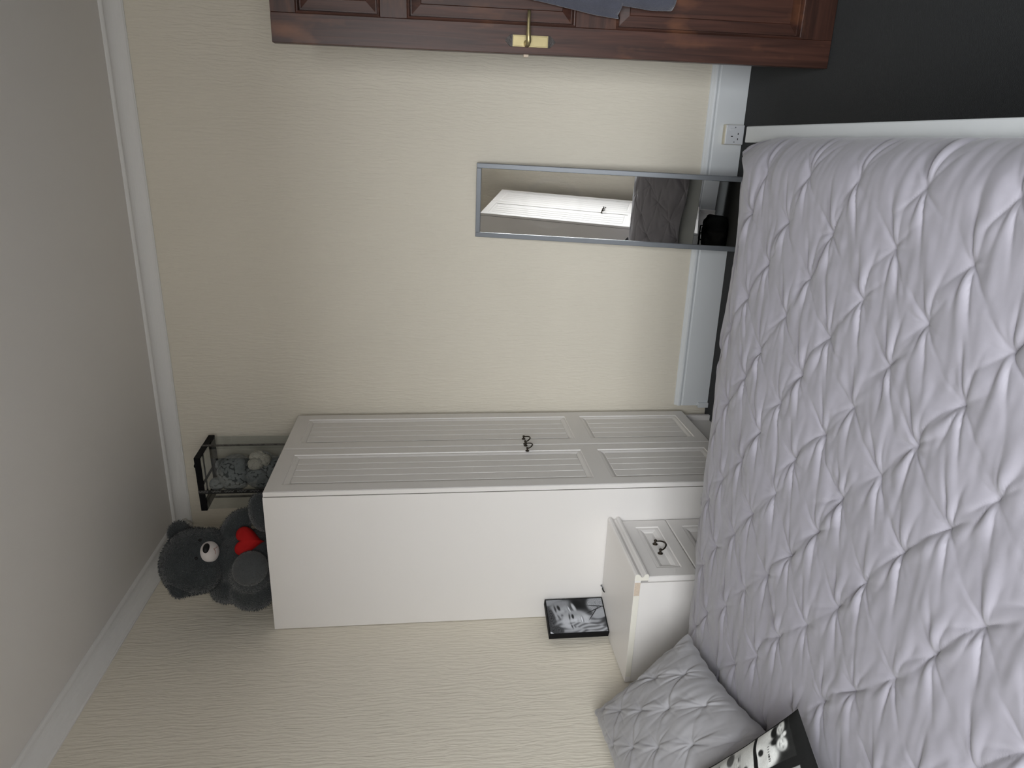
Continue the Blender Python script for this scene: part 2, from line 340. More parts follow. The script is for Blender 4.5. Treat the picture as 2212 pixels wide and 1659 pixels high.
# cornice: shallow cove with a bead against the ceiling
HC = 2.706
CO = [(0, HC), (0.006, HC), (0.008, HC+0.004)]
for k in range(9):
    a = k/8*PI/2; CO.append((0.010 + 0.036*(1-math.cos(a)), HC+0.006 + 0.058*math.sin(a)))
CO += [(0.049, HC+0.064), (0.053, HC+0.067), (0.056, HC+0.072), (0.056, H_CEIL), (0, H_CEIL)]
struct(prism('trim_3', CO, (0, 0, 0), (X_RIGHT, 0, 0), (0, -1, 0), 'cornice', m0=1, m1=1, smooth=False), 'white coving along the mirror wall')
struct(prism('trim_4', CO, (0, Y_FRONT, 0), (0, 0, 0), (1, 0, 0), 'cornice', m0=1, m1=1), 'white coving above the bed wall')
struct(prism('trim_5', CO, (X_RIGHT, Y_FRONT, 0), (X_RIGHT, 0, 0), (-1, 0, 0), 'cornice', m0=1, m1=1), 'white coving above the doorway')
struct(prism('trim_6', CO, (0, Y_FRONT, 0), (X_RIGHT, Y_FRONT, 0), (0, 1, 0), 'cornice', m0=1, m1=1), 'white coving above the window')
# rough plaster patch where the two covings meet
bm = bmesh.new(); bmesh.ops.create_icosphere(bm, subdivisions=3, radius=1.0)
for v in bm.verts:
    n = 1 + 0.25*math.sin(9*v.co.x+3*v.co.y)*math.cos(7*v.co.z)
    v.co = Vector((0.032+v.co.x*0.030*n, -0.036+v.co.y*0.034*n, HC+0.030+v.co.z*0.038*n))
struct(link('trim_7', bm_mesh('plaster_patch', bm), 'plaster', None, True), 'rough plaster patch in the coving corner')

# ------------------------------------------------------------------ handle shared by wardrobe and cabinet
def handle_meshes(sc=1.0):
    rose = lathe_geo([(0.0105*sc, 0), (0.0105*sc, 0.0018*sc), (0.007*sc, 0.004*sc), (0.0042*sc, 0.006*sc), (0.0042*sc, 0.013*sc), (0.0062*sc, 0.015*sc), (0.0066*sc, 0.018*sc), (0.004*sc, 0.021*sc)], 12, 'X')
    hw = 0.033*sc
    pts = []
    for k in range(15):
        a = PI*k/14; s = math.cos(a)
        pts.append((0.013*sc + 0.010*sc*math.sin(a), -hw*s*(1 - 0.18*math.sin(a)), -0.030*sc*math.sin(a)**0.8))
    return recalc(mesh('rosette', *rose)), recalc(mesh('bail', *tube_geo(pts, [0.0024*sc+0.0012*sc*math.sin(PI*k/14) for k in range(15)], 8)))
H_ROS, H_BAIL = handle_meshes(1.0)
W_ROS, W_BAIL = handle_meshes(0.86)

# ------------------------------------------------------------------ wardrobes
def frame_board_mesh(w_, h_, th, openings, depth=0.011, lip=0.026):
    """front in the local YZ plane, thickness along +X (0..th); openings (y0,y1,z0,z1) get a bevelled recess"""
    bm = bmesh.new()
    ys = sorted({0, w_} | {v for o in openings for v in o[:2]}); zs = sorted({0, h_} | {v for o in openings for v in o[2:]})
    def inside(yc, zc): return any(o[0] < yc < o[1] and o[2] < zc < o[3] for o in openings)
    vc = {}
    def V(x, y, z):
        k = (round(x, 5), round(y, 5), round(z, 5))
        if k not in vc: vc[k] = bm.verts.new((x, y, z))
        return vc[k]
    for i in range(len(ys)-1):
        for j in range(len(zs)-1):
            if not inside((ys[i]+ys[i+1])/2, (zs[j]+zs[j+1])/2):
                bm.faces.new([V(th, ys[i], zs[j]), V(th, ys[i+1], zs[j]), V(th, ys[i+1], zs[j+1]), V(th, ys[i], zs[j+1])])
    for y0, y1, z0, z1 in openings:
        rings = []
        for off, x in ((0, th), (0.0025, th-0.0045), (0.007, th-0.0035), (lip*0.55, th-0.0045), (lip-0.002, th-depth+0.002), (lip, th-depth)):
            rings.append([V(x, y0+off, z0+off), V(x, y1-off, z0+off), V(x, y1-off, z1-off), V(x, y0+off, z1-off)])
        for a, b_ in zip(rings, rings[1:]):
            for k in range(4): bm.faces.new([a[k], a[(k+1) % 4], b_[(k+1) % 4], b_[k]])
        bm.faces.new(rings[-1])
    # rounded outer edge and back
    r0 = [V(th, 0, 0), V(th, w_, 0), V(th, w_, h_), V(th, 0, h_)]
    # perimeter: subdivided front border joins plain sides
    per = [(y, 0) for y in ys] + [(w_, z) for z in zs[1:]] + [(y, h_) for y in reversed(ys[:-1])] + [(0, z) for z in reversed(zs[1:-1])]
    e = 0.004
    def outw(y, z): return (y + (e if y == w_ else (-e if y == 0 else 0)), z + (e if z == h_ else (-e if z == 0 else 0)))
    rA = [V(th, y, z) for y, z in per]; rB = [V(th-0.0025, *outw(y, z)) for y, z in per]; rC = [V(0, *outw(y, z)) for y, z in per]
    n = len(per)
    for a, b_ in ((rA, rB), (rB, rC)):
        for k in range(n): bm.faces.new([a[k], a[(k+1) % n], b_[(k+1) % n], b_[k]])
    bm.faces.new(rC)
    return bm_mesh('door_frame', bm)

def board_mesh(w_, h_):
    bm = bmesh.new(); bm_box(bm, 0, 0.0040, 0, w_, 0, h_, 0.0019, 1); return bm_mesh('board', bm)

def make_wardrobe(x_back, y_hi, label, face=1, place=''):
    """stands against the left wall, doors facing +X; y_hi is its far side"""
    D, W, H, PZ = 0.617, 0.810, 2.122, 0.150
    root = empty('wardrobe', (x_back, y_hi - W, 0))
    tag(root, label, 'wardrobe', 'pair of cream wardrobes')
    b = boxes('carcass', [(0.003, D, 0, 0.018, 0, H), (0.003, D, W-0.018, W, 0, H), (0.003, D-0.03, 0.018, W-0.018, H-0.02, H), (0.003, D-0.02, 0.018, W-0.018, PZ-0.02, PZ), (0.003, 0.012, 0.018, W-0.018, 0.0, H)], 'furn', root)
    box('plinth', (D-0.045, D-0.028, 0.018, W-0.018, 0, PZ), 'furn', root)
    box('door_gap', (D-0.004, D+0.002, 0.004, W-0.004, PZ+0.004, H-0.004), 'dark_gap', root)
    wd = W/2 - 0.012; hd = H - PZ - 0.012
    ops = [(0.056, wd-0.056, 0.052, 0.560), (0.056, wd-0.056, 0.636, hd-0.058)]
    fm = frame_board_mesh(wd, hd, 0.020, ops)
    bms = []
    for o in ops:
        iw = (o[1]-o[0]-0.052)/4; bms.append((o, iw, board_mesh(iw-0.003, o[3]-o[2]-0.052)))
    for k in range(2):
        d = link('door', fm, 'furn', root, loc=(D+0.003, 0.006 + k*(W/2), PZ+0.006))
        for o, iw, m_ in bms:
            for q in range(4):
                link('panel_board', m_, 'furn', d, loc=(0.0092, o[0]+0.026+q*iw+0.0015, o[2]+0.026))
        hy = (wd-0.032) if k == 0 else 0.032
        for q in (-1, 1): link('handle_rosette', W_ROS, 'bronze', d, True, loc=(0.020, hy+q*0.033*0.86, 0.882))
        link('handle_bail', W_BAIL, 'bronze', d, True, loc=(0.020, hy, 0.882))
    return root
make_wardrobe(0.0, -0.055, 'tall cream two-door wardrobe in the corner beside the bedside cabinet')
wd2 = make_wardrobe(0.0, -3.075, 'second cream wardrobe, seen only in the leaning mirror')

# ------------------------------------------------------------------ bedside cabinet
def make_cabinet():
    y1, y0 = -0.872, -1.276
    root = empty('bedside_cabinet', (0.0, y0, 0)); W = y1-y0
    tag(root, 'cream bedside cabinet with bronze drop handles between wardrobe and bed', 'cabinet')
    boxes('carcass', [(0.025, 0.448, 0, 0.016, 0, 0.714), (0.003, 0.025, 0, 0.016, 0.180, 0.714), (0.003, 0.025, W-0.016, W, 0.180, 0.714), (0.025, 0.448, W-0.016, W, 0, 0.714), (0.025, 0.034, 0.016, W-0.016, 0.05, 0.714), (0.03, 0.43, 0.016, W-0.016, 0.06, 0.075)], 'furn', root)
    box('top_panel', (0.004, 0.462, -0.003, W+0.002, 0.714, 0.7375), 'furn', root, 0.0015)
    pr_ = [(0, 0.686), (0.020, 0.686), (0.026, 0.690), (0.027, 0.697), (0.023, 0.703), (0.016, 0.706), (0.0135, 0.711), (0.016, 0.716), (0.023, 0.720), (0.027, 0.727), (0.026, 0.734), (0.020, 0.7385), (0, 0.7385)]
    prism('front_moulding', pr_, (0.462, -0.004, 0), (0.462, W+0.002, 0), (1, 0, 0), 'furn', root)
    pe = [(0, 0.687), (0.020, 0.687), (0.0255, 0.690), (0.0265, 0.697), (0.0225, 0.703), (0.0155, 0.706), (0.013, 0.711), (0.0155, 0.716), (0.0225, 0.720), (0.0265, 0.727), (0.0255, 0.7335), (0.020, 0.7378), (0, 0.7378)]
    prism('moulding_end', pe, (0.462, -0.0052, 0), (0.462, -0.0040, 0), (1, 0, 0), 'furn_edge', root)
    box('edging_strip', (0.03, 0.395, -0.0042, -0.003, 0.7155, 0.7368), 'furn_edge', root)
    c_ = box('chipped_edge', (0.396, 0.452, -0.0036, -0.003, 0.7155, 0.7366), 'chip', root); c_['label'] = 'bare patch where the edging strip is missing'
    for z0, z1 in ((0.497, 0.681), (0.302, 0.486), (0.07, 0.291)):
        wd, hd = W-0.012, z1-z0
        fm = frame_board_mesh(wd, hd, 0.020, [(0.050, wd-0.050, 0.044, hd-0.044)], depth=0.012, lip=0.030)
        d = link('drawer', fm, 'furn', root, loc=(0.452, 0.006, z0))
        # raised field of the drawer front
        for q in (-1, 1): link('handle_rosette', H_ROS, 'bronze', d, True, loc=(0.008, wd/2+q*0.033, hd/2-0.002))
        link('handle_bail', H_BAIL, 'bronze', d, True, loc=(0.008, wd/2, hd/2-0.002))
    return root
make_cabinet()

# ------------------------------------------------------------------ door with its lever handle
DX0, DX1, DYF, DTH, DH = 2.246, 3.008, -0.706, 0.040, 1.990
def make_door():
    root = struct(empty('door_1', (DX0, DYF, 0.008)), 'dark mahogany-stained panel door standing open'); root['category'] = 'door'
    W, H = DX1-DX0, DH-0.008; st = 0.092
    rails = [(0.0, 0.118), (0.806, 0.950), (1.532, 1.622), (1.900, H)]
    for a, b_ in ((0, st), (W-st, W)): box('stile', (a, b_, 0, DTH, 0, H), 'wood_v', root, 0.0015, 1)
    for a, b_ in rails: box('rail', (st+0.0005, W-st-0.0005, 0.0004, DTH, a, b_), 'wood_h', root, 0.0010, 1)
    for (a0, a), (b_, b1) in zip(rails, rails[1:]):
        x0, x1, z0, z1 = st, W-st, a, b_
        # moulded surround + fielded panel as stepped rings
        rings = [(0.0, 0.001), (0.004, -0.003), (0.008, -0.002), (0.011, 0.006), (0.012, 0.017), (0.016, 0.017), (0.047, 0.007), (0.049, 0.003), (0.052, 0.003)]
        V, Fc = [], []
        for o, y in rings: V += [(x0+o, y, z0+o), (x1-o, y, z0+o), (x1-o, y, z1-o), (x0+o, y, z1-o)]
        for r in range(len(rings)-1):
            for k in range(4): Fc.append((r*4+k, r*4+(k+1) % 4, r*4+4+(k+1) % 4, r*4+4+k))
        q = (len(rings)-1)*4; Fc.append((q, q+1, q+2, q+3))
        link('panel', recalc(mesh('panel', V, Fc)), 'wood_v', root)
        box('panel_back', (x0, x1, 0.022, DTH-0.006, z0, z1), 'wood_v', root)
    # lever handle on a long plate
    hx, hz = 2.287-DX0, 1.108
    pl_ = box('handle_plate', (hx-0.019, hx+0.019, -0.0045, 0, hz-0.063, hz+0.063), 'brass', root, 0.001); pl_['label'] = 'aged brass back plate'
    boxes('plate_rim', [(hx-0.0155, hx+0.0155, -0.0056, -0.004, hz-0.060, hz+0.060)], 'brass', pl_, 0.0008)
    for s in (-1, 1):
        V, n = [], 9
        shape = [(-0.020, 0), (-0.019, 0.008), (-0.012, 0.016), (-0.006, 0.021), (0, 0.027), (0.006, 0.021), (0.012, 0.016), (0.019, 0.008), (0.020, 0)]
        for y in (0, -0.0055): V += [(hx+a, y if k in (0, 8) or y == 0 else y*0.9, hz+s*(0.062+b_)) for k, (a, b_) in enumerate(shape)]
        Fc = [tuple(range(n)), tuple(range(n, 2*n))] + [(k, (k+1) % n, n+(k+1) % n, n+k) for k in range(n)]
        link('cast_end', recalc(mesh('cast_end', V, Fc)), 'iron', pl_)
    lz = 1.128-0.008
    tube('lever_boss', [(hx-0.008, -0.004, lz), (hx-0.008, -0.012, lz), (hx-0.008, -0.030, lz), (hx-0.008, -0.044, lz)], [0.0125, 0.011, 0.0085, 0.0085], 'brass', pl_, 14)
    pts = [(hx-0.016, -0.046, lz), (hx-0.006, -0.049, lz), (hx+0.012, -0.050, lz+0.001), (hx+0.038, -0.050, lz+0.002), (hx+0.062, -0.049, lz+0.002), (hx+0.078, -0.046, lz+0.001), (hx+0.087, -0.038, lz), (hx+0.089, -0.028, lz-0.001)]
    tube('lever', pts, [0.006, 0.0092, 0.0082, 0.0062, 0.0056, 0.0058, 0.0062, 0.005], 'brass', pl_, 12)
    box('latch', (-0.008, 0.002, 0.012, 0.026, lz-0.010, lz+0.008), 'chip', root, 0.002)
    for z in (0.22, 1.72): tube('hinge', [(W+0.008, -0.002, z), (W+0.008, -0.002, z+0.09)], 0.007, 'brass', root, 8)
    return root
make_door()

# ------------------------------------------------------------------ dressing gown hanging on the door
def gown_part(rows, name, parent, seed, nf, amp):
    """rows: (z, xl, xr, yc, th)"""
    n = 72; V, Fc = [], []; rng = np.random.default_rng(seed); ph = rng.uniform(0, 6.28, 4)
    zs = [r[0] for r in rows]; R = np.array(rows); Z = np.linspace(zs[0], zs[-1], 60)
    for z in Z:
        k = [np.interp(-z, -R[:, 0], R[:, c]) for c in range(1, 5)]; cx, hw = (k[0]+k[1])/2, (k[1]-k[0])/2
        fr = (zs[0]-z)/(zs[0]-zs[-1])
        for j in range(n):
            a = 2*PI*j/n; f = 1 + amp*(0.25+fr)*(math.sin(nf*a+ph[0]+1.5*fr) + 0.5*math.sin((nf*2+1)*a+ph[1]-fr))
            x = cx + hw*math.copysign(abs(math.cos(a))**0.8, math.cos(a))*(1+0.012*math.sin(9*z+ph[3])); y = k[2] + k[3]*math.sin(a)*f
            V.append((x, min(y, -0.0015), z + 0.006*math.sin(3*a+ph[2])*fr))
    m = len(Z)
    for i in range(m-1):
        for j in range(n): Fc.append((i*n+j, i*n+(j+1) % n, (i+1)*n+(j+1) % n, (i+1)*n+j))
    Fc.append(tuple(range(n))); Fc.append(tuple(range((m-1)*n, m*n)))
    return link(name, recalc(mesh(name, V, Fc)), 'gown', parent, True)
gw = empty('dressing_gown', (DX0, DYF-0.004, 0)); tag(gw, 'slate blue-grey fleece dressing gown hanging on the wooden door', 'dressing gown')
gown_part([(1.70, 0.36, 0.44, -0.03, 0.022), (1.55, 0.28, 0.53, -0.034, 0.026), (1.2, 0.215, 0.57, -0.036, 0.028), (0.9, 0.165, 0.60, -0.045, 0.030), (0.70, 0.146, 0.62, -0.05, 0.032), (0.632, 0.150, 0.62, -0.052, 0.030)], 'gown_body', gw, 3, 5, 0.30)
gown_part([(1.60, 0.27, 0.36, -0.026, 0.022), (1.3, 0.19, 0.33, -0.028, 0.022), (1.08, 0.158, 0.30, -0.030, 0.022), (0.90, 0.128, 0.27, -0.031, 0.024), (0.815, 0.120, 0.26, -0.031, 0.024)], 'sleeve', gw, 5, 3, 0.25)
box('hook', (0.385, 0.415, -0.05, 0.004, 1.69, 1.73), 'brass', gw, 0.004)

# ------------------------------------------------------------------ leaning mirror
def make_mirror():
    a, ph = math.radians(10.0), math.radians(6.1); L, W, fw = 1.272, 0.336, 0.022
    ex = Vector((math.cos(ph), -math.sin(ph), 0)); n = Vector((-math.sin(ph)*math.cos(a), -math.cos(ph)*math.cos(a), math.sin(a))); ez = n.cross(ex)
    tl = Vector((1.524, -0.030, 1.252)); o = tl - ez*L; ey = -n
    root = empty('leaning_mirror', (0, 0, 0)); root.matrix_world = Matrix(((ex.x, ey.x, ez.x, o.x), (ex.y, ey.y, ez.y, o.y), (ex.z, ey.z, ez.z, o.z+0.002), (0, 0, 0, 1)))
    tag(root, 'slim full-length mirror in a grey frame leaning against the cream wall', 'mirror')
    th = 0.020
    for nm, b_ in (('frame_side', (0, fw, 0, th, 0, L)), ('frame_side', (W-fw, W, 0, th, 0, L)), ('frame_top', (fw, W-fw, 0, th, L-fw, L)), ('frame_bottom', (fw, W-fw, 0, th, 0, fw))):
        box(nm, b_, 'alu', root, 0.002)
    box('glass', (fw-0.002, W-fw+0.002, 0.006, 0.010, fw-0.002, L-fw+0.002), 'mirror', root)
    box('backing', (fw-0.002, W-fw+0.002, 0.011, 0.018, fw-0.002, L-fw+0.002), 'black_card', root)
make_mirror()

# ------------------------------------------------------------------ wall socket on the skirting
def make_socket():
    root = empty('wall_socket', (1.972, -0.0235, 0.006)); tag(root, 'white single wall socket mounted on the skirting by the bed foot', 'socket')
    box('back_box', (0.0, 0.088, -0.026, 0, 0.004, 0.094), 'plastic_old', root, 0.002)
    p = box('face_plate', (0.001, 0.087, -0.034, -0.0262, 0.004, 0.092), 'plastic', root, 0.003)
    box('switch', (0.060, 0.072, -0.038, -0.034, 0.052, 0.076), 'plastic', p, 0.001)
    for q in [(0.034, 0.039, -0.0346, -0.0335, 0.056, 0.066), (0.021, 0.029, -0.0346, -0.0335, 0.030, 0.034), (0.044, 0.052, -0.0346, -0.0335, 0.030, 0.034)]: box('pin_hole', q, 'socket_hole', p)
    for z in (0.048,):
        for x in (0.012, 0.076): tube('screw', [(x, -0.0335, z), (x, -0.0348, z)], 0.0028, 'alu', p, 8)
make_socket()

# ------------------------------------------------------------------ bed
BX0, BX1, BY0, BY1 = 0.05, 2.020, -2.930, -1.297
def make_bed():
    root = empty('bed_frame', (BX0, BY0, 0)); L, W = BX1-BX0, BY1-BY0
    tag(root, 'white low bed frame with a broad foot board and black under-bed supports', 'bed')
    box('foot_board', (L-0.045, L, 0, W, 0.225, 0.550), 'bed', root, 0.003)
    for y in (0.045, W-0.085): box('side_rail', (0.02, L-0.046, y, y+0.04, 0.225, 0.445), 'bed', root, 0.003)
    box('head_rail', (0, 0.02, 0, W, 0.225, 0.55), 'bed', root, 0.003)
    for x in (0.05, L-0.12):
        for y in (0.047, W-0.107): box('leg', (x, x+0.06, y, y+0.06, 0.0, 0.2248), 'bed', root, 0.003)
    box('centre_beam', (0.03, L-0.05, W/2-0.03, W/2+0.03, 0.27, 0.33), 'black_metal', root)
    for x in (0.55, 1.3): box('centre_leg', (x, x+0.06, W/2-0.03, W/2+0.03, 0.0, 0.2698), 'black_metal', root)
    for k in range(12): box('slat', (0.10+k*0.155, 0.17+k*0.155, 0.087, W-0.087, 0.331, 0.349), 'mattress', root)
    mt = box('mattress', (BX0+0.03, BX1-0.062, BY0+0.10, BY1-0.11, 0.351, 0.560), 'mattress', None, 0.04, 4, True)
    tag(mt, 'white mattress lying under the pin-tucked duvet', 'mattress')
make_bed()

# pin-tucked duvet -----------------------------------------------------------
ROWS = [(1.905, [-1.641, -1.855, -2.044, -2.245]), (1.800, [-1.584, -1.789, -1.985, -2.197, -2.388]), (1.690, [-1.717, -1.92, -2.125, -2.317, -2.498]),
        (1.588, [-1.633, -1.846, -2.035, -2.238, -2.437]), (1.477, [-1.757, -1.957, -2.155, -2.351, -2.542]), (1.383, [-1.693, -1.891, -2.077, -2.275, -2.469]),
        (1.280, [-1.608, -1.823, -1.988, -2.177, -2.381, -2.582]), (1.165, [-1.748, -1.938, -2.119, -2.303, -2.51]), (1.057, [-1.645, -1.848, -2.043, -2.239, -2.443]),
        (0.945, [-1.763, -1.959, -2.151, -2.354]), (0.835, [-1.654, -1.861, -2.058, -2.267]), (0.712, [-1.767, -1.977, -2.180]), (0.592, [-1.646, -1.869, -2.085]), (0.486, [-1.775, -1.970]), (0.375, [-1.66, -1.87]), (0.265, [-1.77, -1.98])]
def pinch_field(X, Y, tufts, h, seed, A=0.0122, ax=(1, 0), dia=0.15):
    """height field of a pin-tucked quilt on regular grids X, Y (step h)"""
    rng = np.random.default_rng(seed); nx, ny = X.shape; T_ = np.array(tufts)
    D = np.full(X.shape, 9.0)
    Hh = np.zeros(X.shape); x0, y0 = X[0, 0], Y[0, 0]
    Rw = 0.17; kw = int(Rw/h)
    def win(px, py):
        ci, cj = int(round((px-x0)/h)), int(round((py-y0)/h))
        i0, i1, j0, j1 = max(0, ci-kw), min(nx, ci+kw+1), max(0, cj-kw), min(ny, cj+kw+1)
        return (slice(i0, i1), slice(j0, j1)) if i1 > i0 and j1 > j0 else None
    for px, py in T_:
        s = win(px, py)
        if s is None: continue
        dx, dy = X[s]-px, Y[s]-py; d = np.hypot(dx, dy); D[s] = np.minimum(D[s], d)
        base = math.atan2(ax[1], ax[0])
        fade = np.clip(1-d/Rw, 0, 1)**1.5
        # sharp creases and lens-shaped folds that run out of the tuck
        folds = []
        for sgn in (0, PI):
            q = rng.normal(0, 0.10)
            folds += [(base+sgn+q, 0.0064*rng.uniform(0.4, 1.2), 0.14, 0.075), (base+sgn+q+0.25, -0.0052*rng.uniform(0.3, 1.2), 0.04, 0.095), (base+sgn+q-0.25, -0.0045*rng.uniform(0.2, 1.1), 0.04, 0.085)]
        for a4 in (0.8, 2.35, 3.95, 5.5):
            folds.append((base+a4+rng.normal(0, 0.12), -0.0040*rng.uniform(0.1, 1.3), 0.045, 0.065))
            folds.append((base+a4+0.35+rng.normal(0, 0.15), 0.0018*rng.uniform(0.1, 1.2), 0.12, 0.06))
        for _ in range(8): folds.append((rng.uniform(0, 6.28), rng.choice([-1, -1, 1])*0.0024*rng.uniform(0.4, 1.2), 0.05, 0.032))
        for ang, amp, wd, ln in folds:
            c, s_ = math.cos(ang), math.sin(ang); f = dx*c+dy*s_; p = -dx*s_+dy*c + 0.25*rng.normal(0, 1)*f*f
            Hh[s] += amp*(f > 0)*(1-np.exp(-np.maximum(f, 0)/0.012))*np.exp(-(np.maximum(f, 0)/ln)**2)*np.exp(-(p/(0.0025+wd*np.maximum(f, 0)))**2)
    Hh += A*(1-np.exp(-(D/0.026)**0.9)) - A
    # crease lines between diagonal neighbours
    for i in range(len(T_)):
        for j in range(i+1, len(T_)):
            v = T_[j]-T_[i]; Ls = np.hypot(*v)
            if not 0.09 < Ls < dia: continue
            mid = (T_[i]+T_[j])/2; s = win(*mid)
            if s is None: continue
            u = v/Ls; dx, dy = X[s]-T_[i][0], Y[s]-T_[i][1]; f = (dx*u[0]+dy*u[1])/Ls; bow = rng.normal(0, 0.10)*Ls
            p = -dx*u[1]+dy*u[0] - bow*4*f*(1-f)*0.5
            on = ((f > 0) & (f < 1))
            amp = 0.0065*rng.choice([0.15, 0.5, 1.0, 1.2], p=[0.3, 0.3, 0.25, 0.15])
            Hh[s] -= on*amp*np.exp(-np.abs(p)/0.0045)*(0.35+0.65*np.abs(2*f-1))
            Hh[s] += on*amp*0.55*np.exp(-((p-0.016)/0.012)**2)*np.sin(PI*np.clip(f, 0, 1))
    return Hh, D
def make_duvet():
    h = 0.0036; RX, RY, RN = 0.070, 0.270, 0.16; EX, EY, EN = 1.892, -1.588, -2.755; ZT = 0.618
    x = np.arange(0.20, EX+RX*1.5+0.03, h); y = np.arange(EN-RN*1.5-0.12, EY+RY*1.5+0.055, h)
    X, Y = np.meshgrid(x, y, indexing='ij')
    tufts = []
    for xr, ys in ROWS:
        ys = list(ys)
        while ys[0] < y[-1]: ys.insert(0, ys[0]+0.203)
        while ys[-1] > y[0]: ys.append(ys[-1]-0.200)
        tufts += [(xr, v) for v in ys]
    Hh, D = pinch_field(X, Y, tufts, h, 11)
    nx, ny = X.shape
    far = np.clip(D/0.04, 0, 1)
    Hh += far*(0.0006*field_noise(nx, ny, h, 0.030, 0.007, 1) + 0.0005*field_noise(nx, ny, h, 0.014, 0.008, 2) + 0.0012*field_noise(nx, ny, h, 0.05, 0.03, 3))
    big = 0.004*field_noise(nx, ny, h, 0.18, 0.14, 4)
    dx = np.maximum(0, X-EX); dyf = np.maximum(0, Y-EY); dyn = np.maximum(0, EN-Y)
    qx, qy = dx/RX, dyf/RY + dyn/RN; q = (qx**3 + qy**3)**(1/3) + 1e-9; qe = np.hypot(qx, qy) + 1e-9
    ry = np.where(dyn > 0, RN, RY); phi = np.minimum(q, 1.5); re = (RX*qx**2 + ry*qy**2)/qe**2
    sgy = np.where(dyn > 0, -1.0, 1.0)
    nX, nY = qx/qe, sgy*qy/qe
    PX = np.minimum(X, EX) + RX*np.sin(phi)*qx/np.maximum(qx, qy).clip(1e-9); PY = np.clip(Y, EN, EY) + ry*np.sin(phi)*sgy*qy/np.maximum(qx, qy).clip(1e-9)
    PZ = ZT - re*(1-np.cos(phi)) - np.maximum(0, q-1.5)*re
    # normal of the base shape
    NX, NY, NZ = nX*np.sin(phi), nY*np.sin(phi), np.cos(phi); NN = np.sqrt(NX**2+NY**2+NZ**2); NX, NY, NZ = NX/NN, NY/NN, NZ/NN
    d = Hh + 0.022 + big
    wave = np.clip((q-1.0)/0.8, 0, 1)*0.014*np.sin(X*26+1.3*np.sin(X*9))*(dyf > 0)       # hanging edge waves
    d = d + wave
    PX = PX + NX*d; PY = PY + NY*d; PZ = PZ + NZ*d
    PZ += np.clip((q-1.2)/0.7, 0, 1)*0.018*np.sin(X*11+0.7)*(dyf > 0)
    PZ -= 0.020*np.clip((1.9-X)/1.3, 0, 1)*np.clip((Y+2.1)/0.5, 0, 1)
    PX = np.minimum(PX, 1.985)
    me = grid_mesh('duvet', np.stack([PX, PY, PZ], -1))
    o = link('duvet', me, 'duvet', None, True)
    tag(o, 'lilac-grey pin-tucked duvet spread over the bed', 'duvet')
    sm = o.modifiers.new('thickness', 'SOLIDIFY'); sm.thickness = 0.004; sm.offset = -1
make_duvet()

def cushion_shell(corners, nu, nv, bulge, pin=0.055, pw=0.45):
    """returns (P, N, S, T): grid on a pillow spanned by 4 corners (00, 10, 11, 01)"""
    c00, c10, c11, c01 = [np.array(c, float) for c in corners]
    s = np.linspace(0, 1, nu)[:, None, None]; t = np.linspace(0, 1, nv)[None, :, None]
    # edges pulled in between the corners
    P = (1-s)*(1-t)*c00 + s*(1-t)*c10 + s*t*c11 + (1-s)*t*c01
    ctr = (c00+c10+c11+c01)/4; eu = (c10+c11-c00-c01)/2; ev = (c01+c11-c00-c10)/2
    ss, tt = 2*s-1, 2*t-1
    P = P - eu*ss*pin*(1-tt**2) - ev*tt*pin*(1-ss**2)
    N = np.cross(eu, ev); N /= np.linalg.norm(N)
    th = bulge*np.clip((1-ss**2)*(1-tt**2), 0, 1)[..., 0]**pw
    return P, N, s[..., 0]+0*t[..., 0], t[..., 0]+0*s[..., 0], th
def make_pillow():
    cor = [(0.045, -1.455, 0.895), (0.060, -2.20, 0.860), (0.66, -2.235, 0.655), (0.485, -1.605, 0.655)]
    nu, nv = 240, 170
    P, N, s, t, th = cushion_shell(cor, nu, nv, 0.085)
    if N[2] < 0: N = -N
    h = 0.0032
    gx, gy = np.meshgrid(np.arange(nu)*h, np.arange(nv)*h, indexing='ij')
    tufts = []
    for i in range(9):
        for j in range(-1, 5):
            tufts.append((0.04+i*0.100, 0.075+j*0.205+(0.1025 if i % 2 else 0)))
    Hh, D = pinch_field(gx, gy, tufts, h, 23, A=0.012, ax=(0.6, 0.8))
    rim = np.clip(th/0.05, 0, 1)
    Hh = Hh*rim + np.clip(D/0.03, 0, 1)*rim*(0.0007*field_noise(nu, nv, h, 0.008, 0.03, 5) + 0.0012*field_noise(nu, nv, h, 0.03, 0.02, 6))
    crin = (1-rim)*0.004*np.sin(60*s+40*t)
    top = P + N*(th + Hh + 0.016*rim + crin)[..., None]
    root = empty('pillow', (0, 0, 0)); tag(root, 'grey pin-tucked pillow propped against the wall at the bed head', 'pillow')
    link('pillow_front', grid_mesh('pillow_front', top), 'pillow', root, True)
    bot = P - N*(th*0.42)[..., None] + N*crin[..., None]
    link('pillow_back', grid_mesh('pillow_back', bot[::-1]), 'pillow', root, True)
make_pillow()

